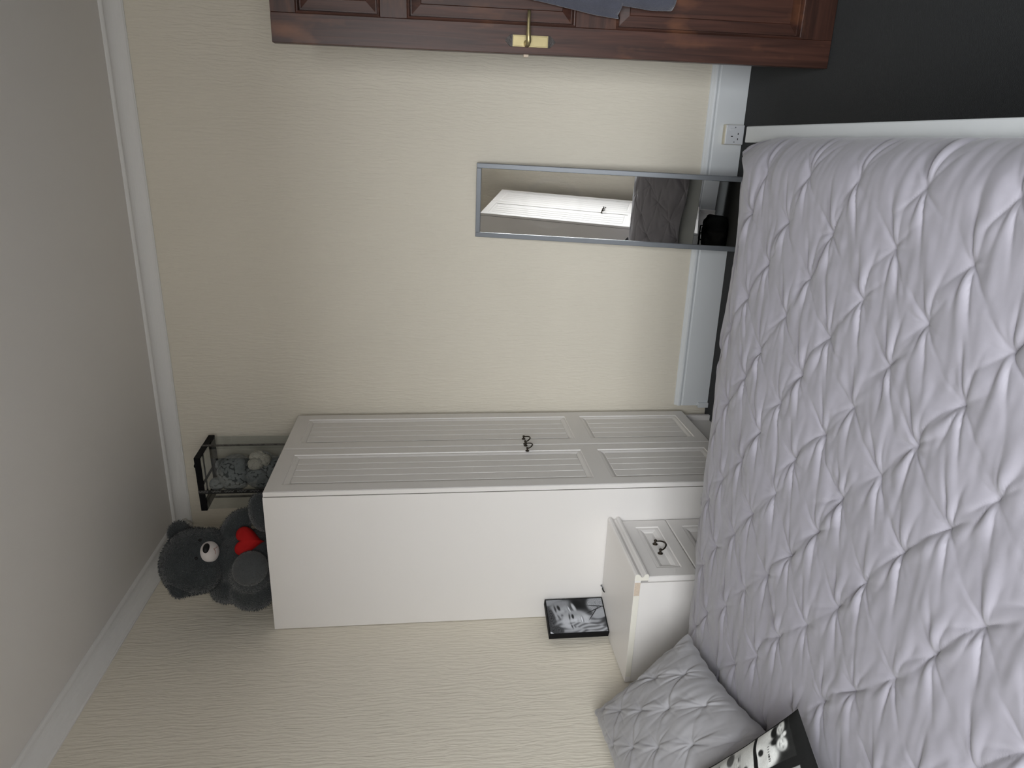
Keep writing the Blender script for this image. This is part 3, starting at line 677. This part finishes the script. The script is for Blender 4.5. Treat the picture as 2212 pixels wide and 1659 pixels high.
# ------------------------------------------------------------------ printed pictures (flat print painted on a fine grid)
def soft(d, w_): return 1/(1+np.exp(np.clip(d/w_, -40, 40)))
def ell(U, V, cu, cv, ru, rv, ang=0, w_=0.06):
    c, s_ = math.cos(ang), math.sin(ang); a = (U-cu)*c+(V-cv)*s_; b_ = -(U-cu)*s_+(V-cv)*c
    return soft(np.sqrt((a/ru)**2+(b_/rv)**2)-1, w_)
def over(img, mask, val): return img*(1-mask) + val*mask
def face(img, U, V, cu, cv, r, ang, tone, smile=True, ek=0.02):
    c, s_ = math.cos(ang), math.sin(ang)
    def P(a, b_): return cu + (a*c - b_*s_)*r, cv + (a*s_ + b_*c)*r
    img = over(img, ell(U, V, cu, cv, r*0.74, r, ang), tone)
    img = over(img, ell(U, V, *P(-0.30, -0.05), r*0.40, r*0.55, ang, 0.25)*0.25, min(0.85, tone*1.25))
    img = over(img, ell(U, V, *P(0.52, -0.1), r*0.22, r*0.8, ang, 0.3)*0.55, tone*0.35)
    img = over(img, ell(U, V, *P(-0.60, -0.1), r*0.14, r*0.7, ang, 0.3)*0.4, tone*0.4)
    for sd in (-1, 1):
        img = over(img, ell(U, V, *P(sd*0.33, 0.15), r*0.19, r*0.085, ang, 0.12), ek)
        img = over(img, ell(U, V, *P(sd*0.34, 0.38), r*0.24, r*0.055, ang+sd*-0.12, 0.2), ek*2)
    img = over(img, ell(U, V, *P(0.0, -0.16), r*0.12, r*0.07, ang, 0.3)*0.6, tone*0.45)
    img = over(img, ell(U, V, *P(0.04, -0.02), r*0.06, r*0.22, ang, 0.4)*0.5, tone*1.3)
    img = over(img, ell(U, V, *P(0.0, -0.46), r*0.30, r*0.10, ang, 0.2), tone*0.35)
    if smile: img = over(img, ell(U, V, *P(0.0, -0.44), r*0.22, r*0.045, ang, 0.2), 0.8)
    return img
FONT = {'B': '1110100111101001111010011110', 'L': '1000100010001000100010001111', 'C': '0111100010001000100010000111', 'A': '0110100110011111100110011001', 'R': '1110100110011110101010011001', 'O': '0110100110011001100110010110'}
def text_mask(U, V, txt, u0, v0, ht):
    """letters 4x7 cells reading along +U, standing up along +V"""
    m = np.zeros(U.shape); c = ht/7
    for k, ch in enumerate(txt):
        for q, bit in enumerate(FONT[ch][:28]):
            if bit == '1':
                r, cc = divmod(q, 4); a = u0+(k*5+cc)*c; b_ = v0+(6-r)*c
                m = np.maximum(m, ((U >= a) & (U < a+c*1.05) & (V >= b_) & (V < b_+c*1.05)).astype(float))
    return m

# photo block on the cabinet
def make_photo():
    # front-bottom corners measured on the cabinet top
    a = Vector((0.012, -1.034, 0.7378)); b_ = Vector((0.072, -0.880, 0.7378)); Wd = (b_-a).length; ex = (b_-a).normalized(); Ht = 0.252
    n = Vector((ex.y, -ex.x, 0)); th = 0.034
    if n.x < 0: n = -n
    a = a + Vector((0.030, 0, 0)); ey = -n; ez = Vector((0, 0, 1))
    root = empty('photo_block'); root.matrix_world = Matrix(((ex.x, ey.x, 0, a.x), (ex.y, ey.y, 0, a.y), (0, 0, 1, a.z), (0, 0, 0, 1)))
    tag(root, 'black-edged block with a black and white photo of two smiling faces on the cabinet', 'photo')
    box('block', (0, Wd, 0, th, 0, Ht), 'black_card', root, 0.0012, 1)
    nu, nv = 150, 230; u = np.linspace(0, 1, nu)[:, None]; v = np.linspace(0, Ht/Wd, nv)[None]; U = u+0*v; V = v+0*u; R = Ht/Wd
    img = np.full(U.shape, 0.05); rg = np.random.default_rng(4)
    img = over(img, ell(U, V, 0.93, 1.35, 0.10, 0.30, 0.3), 0.30)                        # bright window corner
    img = over(img, ell(U, V, 0.62, 1.02, 0.34, 0.48, 0.25), 0.030)                      # dark beard / hair mass of the taller one
    img = over(img, ell(U, V, 0.80, 0.62, 0.30, 0.36, 0), 0.018)
    img = face(img, U, V, 0.62, 1.10, 0.42, 0.30, 0.38)
    img = over(img, ell(U, V, 0.76, 0.74, 0.24, 0.17, 0.35, 0.12), 0.012)                  # beard
    img = over(img, ell(U, V, 0.72, 0.80, 0.13, 0.040, 0.35, 0.15), 0.50)
    curl = 0.5+0.5*np.sin(38*U+9*np.sin(21*V))*np.sin(33*V+8*np.sin(17*U))
    img = over(img, ell(U, V, 0.36, 1.44, 0.42, 0.14, 0.1), 0.02+0.07*curl)              # curls
    img = over(img, ell(U, V, 0.20, 0.70, 0.34, 0.62, -0.1), 0.24+0.14*np.sin(46*(U+0.35*V)+2*np.sin(9*V)))   # fair hair strands
    img = over(img, ell(U, V, 0.09, 1.34, 0.14, 0.2, 0), 0.03+0.06*curl)
    img = over(img, ell(U, V, 0.05, 1.52, 0.03, 0.10, -0.3), 0.75)
    img = face(img, U, V, 0.36, 0.80, 0.37, 0.10, 0.52)
    img = over(img, ell(U, V, 0.16, 0.42, 0.09, 0.55, -0.22), 0.30+0.15*np.sin(60*(U+0.3*V)+2*np.sin(8*V)))
    img = over(img, ell(U, V, 0.80, 0.18, 0.26, 0.26, 0), 0.22+0.16*curl)                # patterned jacket
    img = over(img, ell(U, V, 0.52, 0.14, 0.12, 0.22, 0.3), 0.36)
    for k in range(3): img = over(img, ell(U, V, 0.55+0.1*k, 0.30-0.05*k, 0.012, 0.26, 0.9-0.5*k), 0.02)
    img = over(img, ((U < 0.025) | (U > 0.975) | (V < 0.025) | (V > R-0.025)).astype(float), 0.008)
    img = np.clip(img*(1+0.06*rg.standard_normal(img.shape)), 0.004, 0.9)
    cols = np.stack([img*0.96, img*0.99, img*1.05], -1)
    P = np.stack([0.001+U*(Wd-0.002), np.full(U.shape, -0.0006), 0.001+V/R*(Ht-0.002)], -1)
    o = link('photo_print', grid_mesh('photo_print', P, cols), 'print', root); o['label'] = 'black and white portrait print'
make_photo()
# small dark hair clip beside the photo block
hc = empty('hair_clip', (0.158, -0.905, 0.7378)); tag(hc, 'tiny dark hair clip lying beside the photo block', 'hair clip')
tube('clip_arm', [(0, -0.018, 0.003), (0, -0.008, 0.006), (0, 0.006, 0.006), (0, 0.016, 0.003)], [0.002, 0.003, 0.003, 0.002], 'nose', hc, 8)
tube('clip_spring', [(0.004, 0.012, 0.004), (0.004, 0.022, 0.010), (0.002, 0.030, 0.004)], 0.002, 'alu', hc, 8)

# photo cushion
def make_cushion():
    e1 = Vector((-0.870, 0.385, 0.330)).normalized(); e2 = Vector((-0.45, -0.89, 0.0)); e2 = (e2 - e1*e2.dot(e1)).normalized(); sz = 0.40
    k1 = Vector((0.825, -2.270, 0.692)); cor = [k1, k1+e1*sz, k1+e1*sz+e2*sz, k1+e2*sz]
    nu, nv = 230, 230
    P, N, s, t, th = cushion_shell(cor, nu, nv, 0.055, 0.018, pw=0.5)
    if N[2] < 0: N = -N
    U, V = s*sz*1.3, t*sz           # U away from the corner along e1, V along e2
    img = np.full(s.shape, 0.010); tint = np.array([1.0, 1.0, 1.0]); rg = np.random.default_rng(9)
    bgc = 0.018
    def cell(img, u0, u1, v0, v1, val): return over(img, ((U > u0) & (U < u1) & (V > v0) & (V < v1)).astype(float), val)
    # first picture: two people in pale tops against a dark ground; their heads point to the near edge
    c1 = ((U > 0.034) & (U < 0.170) & (V > 0.006) & (V < 0.083)).astype(float)
    p = np.full(s.shape, bgc)
    p = over(p, ell(U, V, 0.150, 0.020, 0.060, 0.022, 0.1), 0.62); p = over(p, ell(U, V, 0.138, 0.058, 0.052, 0.026, -0.1), 0.66)
    p = over(p, ell(U, V, 0.060, 0.014, 0.022, 0.016, 0.0), 0.008); p = over(p, ell(U, V, 0.096, 0.018, 0.014, 0.012, 0), 0.010)
    p = over(p, ell(U, V, 0.088, 0.036, 0.020, 0.008, 0.2), 0.012)
    p = face(p, U, V, 0.068, 0.018, 0.016, PI/2+0.3, 0.60, False, 0.2); p = face(p, U, V, 0.070, 0.050, 0.018, PI/2-0.2, 0.62, False, 0.2)
    p = over(p, ell(U, V, 0.056, 0.033, 0.007, 0.004, 0.2, 0.12), 0.62); p = over(p, ell(U, V, 0.066, 0.035, 0.005, 0.004, 0.2, 0.12), 0.55)
    p = over(p, ell(U, V, 0.160, 0.034, 0.011, 0.009, 0.3), 0.68); p = over(p, ell(U, V, 0.152, 0.045, 0.012, 0.007, 0), 0.02)
    p = over(p, text_mask(V, -U, 'BLCARO', 0.041, -0.122, 0.0075), 0.03)
    img = img*(1-c1)+p*c1
    # second picture further up: pale with two dark-eyed faces
    c2 = ((U > 0.186) & (U < 0.320) & (V > 0.006) & (V < 0.083)).astype(float)
    p = np.full(s.shape, 0.62); p = over(p, ell(U, V, 0.30, 0.05, 0.05, 0.03, 0), 0.50)
    p = face(p, U, V, 0.262, 0.040, 0.032, PI/2, 0.55); p = over(p, ell(U, V, 0.225, 0.065, 0.016, 0.010, 0.3), 0.05); p = over(p, ell(U, V, 0.30, 0.02, 0.02, 0.014, 0), 0.08)
    img = img*(1-c2)+p*c2
    for iu in range(4):
        for iv in range(4):
            a0, a1, b0, b1 = 0.034+iu*0.152-(0.018 if iu == 2 else 0), 0.170+iu*0.150-(0.018 if iu == 2 else 0), 0.006+iv*0.096, 0.083+iv*0.096
            a1 = min(a1, 0.490); b1 = min(b1, 0.388)
            if iv == 0 and iu < 2: continue
            c3 = ((U > a0) & (U < a1) & (V > b0) & (V < b1)).astype(float); p = np.full(s.shape, (0.05, 0.25, 0.5)[(iu+iv) % 3])
            p = face(p, U, V, a0+0.045, b0+0.022, 0.020, PI/2, 0.5); p = face(p, U, V, a0+0.05, b0+0.055, 0.020, PI/2, 0.5)
            p = over(p, ell(U, V, a1-0.01, (b0+b1)/2, 0.05, 0.034), 0.45); img = img*(1-c3)+p*c3
    img = np.clip(img*(1+0.05*rg.standard_normal(img.shape)), 0.004, 0.9)
    cols = np.stack([img*1.0, img*1.01, img*0.97], -1)
    root = empty('photo_cushion'); tag(root, 'black-bordered cushion printed with black and white photos lying on the duvet', 'cushion')
    wr = 0.0016*field_noise(nu, nv, 0.002, 0.02, 0.012, 8)
    link('printed_front', grid_mesh('printed_front', P + N*(th+wr*np.clip(th/0.03, 0, 1))[..., None], cols), 'fabric_print', root, True)
    link('plain_back', grid_mesh('plain_back', (P - N*(th*0.35)[..., None])[::-1]), 'black_velvet', root, True)
make_cushion()

# ------------------------------------------------------------------ teddy bear on the wardrobe
TOPZ = 2.122
def fur(name, ells, n, length, rad, m, parent, seed, skip=()):
    """thin triangles standing on the outside of a union of ellipsoids"""
    rng = np.random.default_rng(seed); V, Fc = [], []
    area = np.array([(r[0]*r[1]+r[1]*r[2]+r[0]*r[2]) for c, r, R in ells]); cnt = (n*area/area.sum()).astype(int)
    for (c, r, R), k in zip(ells, cnt):
        d = rng.standard_normal((k, 3)); d /= np.linalg.norm(d, axis=1)[:, None]; r_ = np.array(r); Rm = np.array(R) if R is not None else np.eye(3)
        p = (d*r_) @ Rm.T + np.array(c); nm = (d/r_) @ Rm.T; nm /= np.linalg.norm(nm, axis=1)[:, None]
        ok = np.ones(k, bool)
        for c2, r2, R2 in list(ells)+list(skip):
            if c2 is c: continue
            q = (p-np.array(c2)) @ (np.array(R2) if R2 is not None else np.eye(3)); ok &= ((q/np.array(r2))**2).sum(1) > 0.97
        ok &= p[:, 2] > TOPZ+0.014
        p, nm = p[ok], nm[ok]; k = len(p)
        t = rng.standard_normal((k, 3)); t -= nm*(t*nm).sum(1)[:, None]; t /= np.linalg.norm(t, axis=1)[:, None]
        ln = length*rng.uniform(0.5, 1.15, k)[:, None]; tip = p + nm*ln + t*ln*0.55 + np.array([0, 0, -0.25])*ln
        b_ = np.cross(nm, t)*rad
        o = len(V); V += list(p-b_-nm*0.002) + list(p+b_-nm*0.002) + list(tip); Fc += [(o+i, o+k+i, o+2*k+i) for i in range(k)]
    ob = link(name, mesh(name, V, Fc), m, parent); tag(ob, None, None, None, 'stuff'); return ob
def rot_to(d, up=(0, 0, 1)):
    """matrix whose local +X looks along d"""
    x = Vector(d).normalized(); y = Vector(up).cross(x).normalized(); z = x.cross(y); return Matrix((x, y, z)).transposed()
def make_bear():
    root = empty('teddy_bear', (0.28, -0.70, TOPZ)); inv = -root.location
    tag(root, 'large dark grey teddy bear with white muzzle and red heart on the wardrobe', 'teddy bear')
    look = Vector((0.78, -0.46, -0.56)).normalized(); Rh = rot_to(look)
    hc_ = Vector((0.262, -0.735, 2.462)); hr = (0.118, 0.142, 0.124)
    def hp(a, b_, c): return hc_ + Rh @ Vector((a, b_, c))
    side = Rh @ Vector((0, 1, 0))
    body = [((0.235, -0.690, 2.250), (0.125, 0.125, 0.150), None), ((0.245, -0.71, 2.345), (0.085, 0.085, 0.080), None)]
    R1 = rot_to((0.35, -0.45, -0.85), (0, 1, 0)); arm1 = ((0.128, -0.755, 2.315), (0.105, 0.058, 0.058), R1)
    R2 = rot_to((0.75, 0.1, -0.62), (0, 1, 0)); arm2 = ((0.365, -0.640, 2.300), (0.095, 0.052, 0.055), R2)
    Rl = rot_to((0.7, -0.55, -0.1)); leg1 = ((0.225, -0.790, 2.212), (0.095, 0.084, 0.086), Rl)
    Rk = rot_to((0.95, -0.1, 0.1)); leg2 = ((0.455, -0.690, 2.172), (0.095, 0.050, 0.056), Rk)
    rear = ((0.145, -0.800, 2.215), (0.085, 0.06, 0.093), None)
    parts = body + [arm1, arm2, leg1, leg2, rear]
    parts = [((c[0], c[1], max(c[2], TOPZ+0.003)), r, R) for c, r, R in parts]
    def blob(name, es, m, vox=0.008):
        g = merge(*[ellipsoid_geo(Vector(c)+inv, r, R=R) for c, r, R in es]); o = link(name, recalc(mesh(name, *g)), m, root, True)
        # flatten what would sink into the wardrobe top
        for v in o.data.vertices: v.co.z = max(v.co.z, 0.006)
        md = o.modifiers.new('merge', 'REMESH'); md.mode = 'VOXEL'; md.voxel_size = vox; md.use_smooth_shade = True
        s_ = o.modifiers.new('soften', 'SMOOTH'); s_.iterations = 6; s_.factor = 0.5
        return o
    head = (tuple(hc_), hr, Rh)
    cheek = [(tuple(hp(0.03, sd*0.055, -0.045)), (0.085, 0.085, 0.075), Rh) for sd in (-1, 1)]
    blob('body', parts, 'bear'); blob('head', [head]+cheek, 'bear', 0.007)
    ears = []
    for sd in (-1, 1):
        c = hp(-0.020, sd*0.124, 0.072) if sd > 0 else hp(-0.005, sd*0.112, 0.020); Re = rot_to(look); e = (tuple(c), (0.028, 0.052, 0.048), Re); ears.append(e); blob('ear', [e], 'bear', 0.006)
    i2 = inv
    mz = hp(0.106, 0.0, -0.034); link('muzzle', mesh('muzzle', *ellipsoid_geo(mz+i2, (0.038, 0.046, 0.040), R=Rh)), 'muzzle', root, True)
    link('nose', mesh('nose', *ellipsoid_geo(hp(0.134, 0.0, -0.014)+i2, (0.012, 0.022, 0.014), R=Rh)), 'nose', root, True)
    tube('mouth', [hp(0.144, 0.0, -0.040)+i2, hp(0.142, 0.006, -0.048)+i2, hp(0.137, 0.015, -0.053)+i2, hp(0.129, 0.024, -0.051)+i2], 0.0014, 'stitch', root, 6)
    tube('mouth', [hp(0.144, 0.0, -0.040)+i2, hp(0.142, -0.006, -0.048)+i2, hp(0.137, -0.015, -0.053)+i2, hp(0.129, -0.024, -0.051)+i2], 0.0014, 'stitch', root, 6)
    for sd in (-1, 1): link('eye', mesh('eye', *ellipsoid_geo(hp(0.112, sd*0.040, 0.012)+i2, (0.006, 0.007, 0.007), 12, 8)), 'nose', root, True)
    # sole of the near foot
    d1 = Rl @ Vector((1, 0, 0)); link('sole', mesh('sole', *ellipsoid_geo(Vector(leg1[0])+d1*0.072+i2, (0.048, 0.072, 0.070), R=Rl)), 'bear_pad', root, True)
    # red heart hugged to the chest
    V, Fc = [], []; n = 48; rings = [(0.0, 1.0), (0.35, 0.97), (0.65, 0.86), (0.88, 0.62), (1.0, 0.0)]
    hcen = Vector((0.345, -0.735, 2.232)); hd = rot_to((0.60, -0.72, 0.15))
    def hv(k, s_, x): 
        a = 2*PI*k/n; hx = 16*math.sin(a)**3/17; hz = (13*math.cos(a)-5*math.cos(2*a)-2*math.cos(3*a)-math.cos(4*a))/17
        return tuple(hcen + hd @ Vector((x, hx*s_*0.068, hz*s_*0.068)) + i2)
    for sgn in (1, -1):
        for x, s_ in rings[:-1]:
            for k in range(n): V.append(hv(k, s_, sgn*x*0.040))
    V += [hv(0, 0, 0.040), hv(0, 0, -0.040)]
    for b0, apex, in ((0, len(V)-2), (4*n, len(V)-1)):
        for i in range(3):
            for k in range(n): Fc.append((b0+i*n+k, b0+i*n+(k+1) % n, b0+(i+1)*n+(k+1) % n, b0+(i+1)*n+k))
        for k in range(n): Fc.append((b0+3*n+k, b0+3*n+(k+1) % n, apex))
    V = [(a, b_, max(c, 0.001)) for a, b_, c in V]
    link('heart', recalc(mesh('heart', V, Fc)), 'red', root, True)
    mv = lambda es: [(tuple(Vector(c)), r, R) for c, r, R in es]
    muzz = (tuple(mz), (0.049, 0.057, 0.051), Rh); pad = (tuple(Vector(leg1[0])+d1*0.072), (0.050, 0.074, 0.072), Rl)
    f = fur('fur', mv([head]+cheek+ears), 15000, 0.0085, 0.0011, 'bear', None, 1, [muzz]); f.location = inv; f.parent = root
    f = fur('fur', [(pad[0], (0.047, 0.071, 0.069), Rl)], 2600, 0.0060, 0.0011, 'bear_pad', None, 3); f.location = inv; f.parent = root
    f = fur('fur', mv(parts), 15000, 0.0085, 0.0011, 'bear', None, 2, [pad, ((0.345, -0.735, 2.232), (0.07, 0.06, 0.07), None), head]); f.location = inv; f.parent = root
make_bear()

# ------------------------------------------------------------------ clear gift box with a foam-rose bear
GX0, GX1, GY0, GY1, GZ1 = 0.255, 0.535, -0.297, -0.055, 2.552
def make_gift():
    root = empty('gift_box', (GX0, GY0, TOPZ), (0, 0, -0.05)); W, D, H = GX1-GX0, GY1-GY0, GZ1-TOPZ
    tag(root, 'clear gift box with black lid rim and black printed ribbon on the wardrobe', 'gift box')
    rim = 0.028; t = 0.004
    boxes('lid_rim', [(0, W, 0, t, H-rim, H), (0, W, D-t, D, H-rim, H), (0, t, t, D-t, H-rim, H), (W-t, W, t, D-t, H-rim, H)], 'black_card', root)
    boxes('lid_border', [(t, W-t, t, 0.020, H-0.003, H), (t, W-t, D-0.020, D-t, H-0.003, H), (t, 0.020, 0.020, D-0.020, H-0.003, H), (W-0.020, W-t, 0.020, D-0.020, H-0.003, H)], 'black_card', root)
    boxes('base_tray', [(0, W, 0, D, 0.001, 0.004), (0, W, 0, t, 0.004, 0.03), (0, W, D-t, D, 0.004, 0.03), (0, t, t, D-t, 0.004, 0.03), (W-t, W, t, D-t, 0.004, 0.03)], 'black_card', root)
    f = 0.006
    for nm, b_ in (('clear_side', (f, W-f, f, f+0.0006, 0.006, H-0.004)), ('clear_side', (f, W-f, D-f-0.0006, D-f, 0.006, H-0.004)), ('clear_side', (f, f+0.0006, f, D-f, 0.006, H-0.004)), ('clear_side', (W-f-0.0006, W-f, f, D-f, 0.006, H-0.004)), ('clear_top', (0.02, W-0.02, 0.02, D-0.02, H-0.0025, H-0.0019))):
        box(nm, b_, 'film', root)
    # ribbons: black with a line of pale script, one down the middle of every side, crossing on the lid
    def ribbon(p0, p1, across, nrm, seed):
        p0, p1, across, nrm = [Vector(a) for a in (p0, p1, across, nrm)]; Ls = (p1-p0).length; nu = int(Ls/0.0012); nv = 11
        u = np.linspace(0, Ls, nu)[:, None]; v = np.linspace(-1, 1, nv)[None]
        y = 0.45*np.sin(u*700)*np.sin(u*260+seed) + 0.15
        word = (np.mod(u, 0.058) < 0.044)
        ink = (np.abs(v-y) < 0.22)*word
        c = 0.010 + 0.16*ink
        P = np.array(p0)[None, None] + u[..., None]*np.array((p1-p0).normalized()) + (v*0.0100)[..., None]*np.array(across) + np.array(nrm)*0.0008
        o = link('ribbon', grid_mesh('ribbon', P, np.repeat(c[..., None], 3, 2)), 'ribbon', root); s_ = o.modifiers.new('thickness', 'SOLIDIFY'); s_.thickness = 0.0008; s_.offset = 0
    mx, my = W*0.36, D*0.52
    ribbon((mx, 0, H), (mx, 0, 0.004), (1, 0, 0), (0, -1, 0), 1); ribbon((mx, D, H), (mx, D, 0.004), (1, 0, 0), (0, 1, 0), 2)
    ribbon((W, my, H), (W, my, 0.004), (0, 1, 0), (1, 0, 0), 3); ribbon((0, my, H), (0, my, 0.004), (0, 1, 0), (-1, 0, 0), 4)
    ribbon((mx, 0, H), (mx, D, H), (1, 0, 0), (0, 0, 1), 5); ribbon((0, my, H), (W, my, H), (0, 1, 0), (0, 0, 1), 6)
    link('bow_knot', mesh('bow_knot', *ellipsoid_geo((W-0.055, 0.03, H+0.007), (0.010, 0.012, 0.007), 14, 8)), 'black_card', root, True)
make_gift()
def make_rose_bear():
    cx, cy = (GX0+GX1)/2-0.008, (GY0+GY1)/2; z0 = TOPZ+0.0065
    root = empty('rose_bear', (cx, cy, z0)); tag(root, 'grey foam-rose bear holding an ivory rose heart inside the clear gift box', 'rose bear')
    look = (0.93, -0.37, 0); R = rot_to(look)
    def L(a, b_, c): return tuple(R @ Vector((a, b_, 0)) + Vector((0, 0, c)))
    E = [(L(0, 0, 0.125), (0.078, 0.084, 0.118), R), (L(0.008, 0, 0.285), (0.080, 0.090, 0.080), R), (L(0, 0.062, 0.355), (0.022, 0.032, 0.034), R), (L(0, -0.062, 0.355), (0.022, 0.032, 0.034), R),
         (L(0.040, 0.060, 0.165), (0.040, 0.026, 0.050), R), (L(0.040, -0.060, 0.165), (0.040, 0.026, 0.050), R), (L(0.055, 0.045, 0.040), (0.045, 0.034, 0.038), R), (L(0.055, -0.045, 0.040), (0.045, 0.034, 0.038), R), (L(0.065, 0, 0.255), (0.030, 0.034, 0.028), R)]
    core = link('core', recalc(mesh('core', *merge(*[ellipsoid_geo(c, tuple(q*0.93 for q in r), 20, 14, R_) for c, r, R_ in E]))), 'rose_core', root, True)
    for v in core.data.vertices: v.co.z = max(v.co.z, 0.001)
    heart = [(L(0.090, 0.022, 0.172), (0.024, 0.032, 0.034), R), (L(0.090, -0.022, 0.172), (0.024, 0.032, 0.034), R), (L(0.090, 0, 0.145), (0.022, 0.034, 0.036), R)]
    link('heart', recalc(mesh('heart', *merge(*[ellipsoid_geo(c, tuple(q*0.9 for q in r), 16, 12, R_) for c, r, R_ in heart]))), 'rose_white', root, True)
    prof = [(0.0100, -0.004), (0.0104, 0.001), (0.0085, 0.0038), (0.0076, 0.0012), (0.0062, 0.0046), (0.0050, 0.0018), (0.0036, 0.0052), (0.0018, 0.0028), (0.0004, 0.0046)]
    pv, pf = lathe_geo(prof, 9, 'Z'); pf = pf[:-2]; pv = np.array(pv)
    def roses(es, name, m, seed, gap, sc, avoid=()):
        rng = np.random.default_rng(seed); pts = []; V, Fc = [], []
        for ci, (c, r, R_) in enumerate(es):
            d = rng.standard_normal((1400, 3)); d /= np.linalg.norm(d, axis=1)[:, None]; Rm = np.array(R_); p = (d*np.array(r)) @ Rm.T + np.array(c); nm = (d/np.array(r)) @ Rm.T; nm /= np.linalg.norm(nm, axis=1)[:, None]
            for a, b_ in zip(p, nm):
                if a[2] < 0.012: continue
                bad = False
                for k2, (c2, r2, R2) in enumerate(list(es)+list(avoid)):
                    if k2 == ci: continue
                    q = (a-np.array(c2)) @ np.array(R2)
                    if ((q/np.array(r2))**2).sum() < 0.9: bad = True; break
                if bad or any(((a-q)**2).sum() < gap*gap for q in pts): continue
                pts.append(a); z = Vector(b_); x = z.orthogonal().normalized(); y = z.cross(x); Mx = np.array((x, y, z)).T; s_ = sc*rng.uniform(0.85, 1.15)
                wv = (pv*s_*np.array([1, 1, 1.0])); wv[:, :2] *= 1+0.10*np.sin(3*np.arctan2(wv[:, 1], wv[:, 0])+rng.uniform(0, 6))[:, None]
                o = len(V); V += list(wv @ Mx.T + a); Fc += [tuple(i+o for i in q) for q in pf]
        ob = link(name, mesh(name, V, Fc), m, root, True); tag(ob, None, None, None, 'stuff')
    roses(E, 'foam_roses', 'rose', 1, 0.0118, 0.92, heart); roses(heart, 'ivory_roses', 'rose_white', 2, 0.0115, 0.8)
make_rose_bear()

# ------------------------------------------------------------------ bags under the bed (seen in the mirror)
def bag(loc, r, rz, label, seed):
    root = empty('holdall', loc, (0, 0, rz)); tag(root, label, 'bag', 'black bags under the bed')
    bm = bmesh.new(); bmesh.ops.create_icosphere(bm, subdivisions=4, radius=1.0); rng = np.random.default_rng(seed); ph = rng.uniform(0, 6, 6)
    for v in bm.verts:
        p = v.co; q = Vector([math.copysign(abs(c)**0.55, c) for c in p]); n = 1 + 0.05*math.sin(7*p.x+ph[0])*math.sin(6*p.z+ph[1]) + 0.04*math.sin(11*p.y+ph[2])
        v.co = Vector((q.x*r[0]*n, q.y*r[1]*n, max(0, (q.z+0.9)*r[2]*n)))
    link('bag_body', bm_mesh('bag_body', bm), 'bag', root, True)
    h = r[2]*1.86
    for s_ in (-1, 1): tube('strap', [(-0.06, s_*0.04, h-0.01), (-0.05, s_*0.05, h+0.02), (0.05, s_*0.05, h+0.02), (0.06, s_*0.04, h-0.01)], 0.006, 'black_metal', root, 8)
bag((1.05, -1.78, 0), (0.12, 0.14, 0.085), 0.2, 'rounded black bag under the bed, nearer the bed foot', 1)
bag((0.72, -1.72, 0), (0.10, 0.16, 0.085), -0.3, 'rounded black bag under the bed, nearer the bed head', 2)
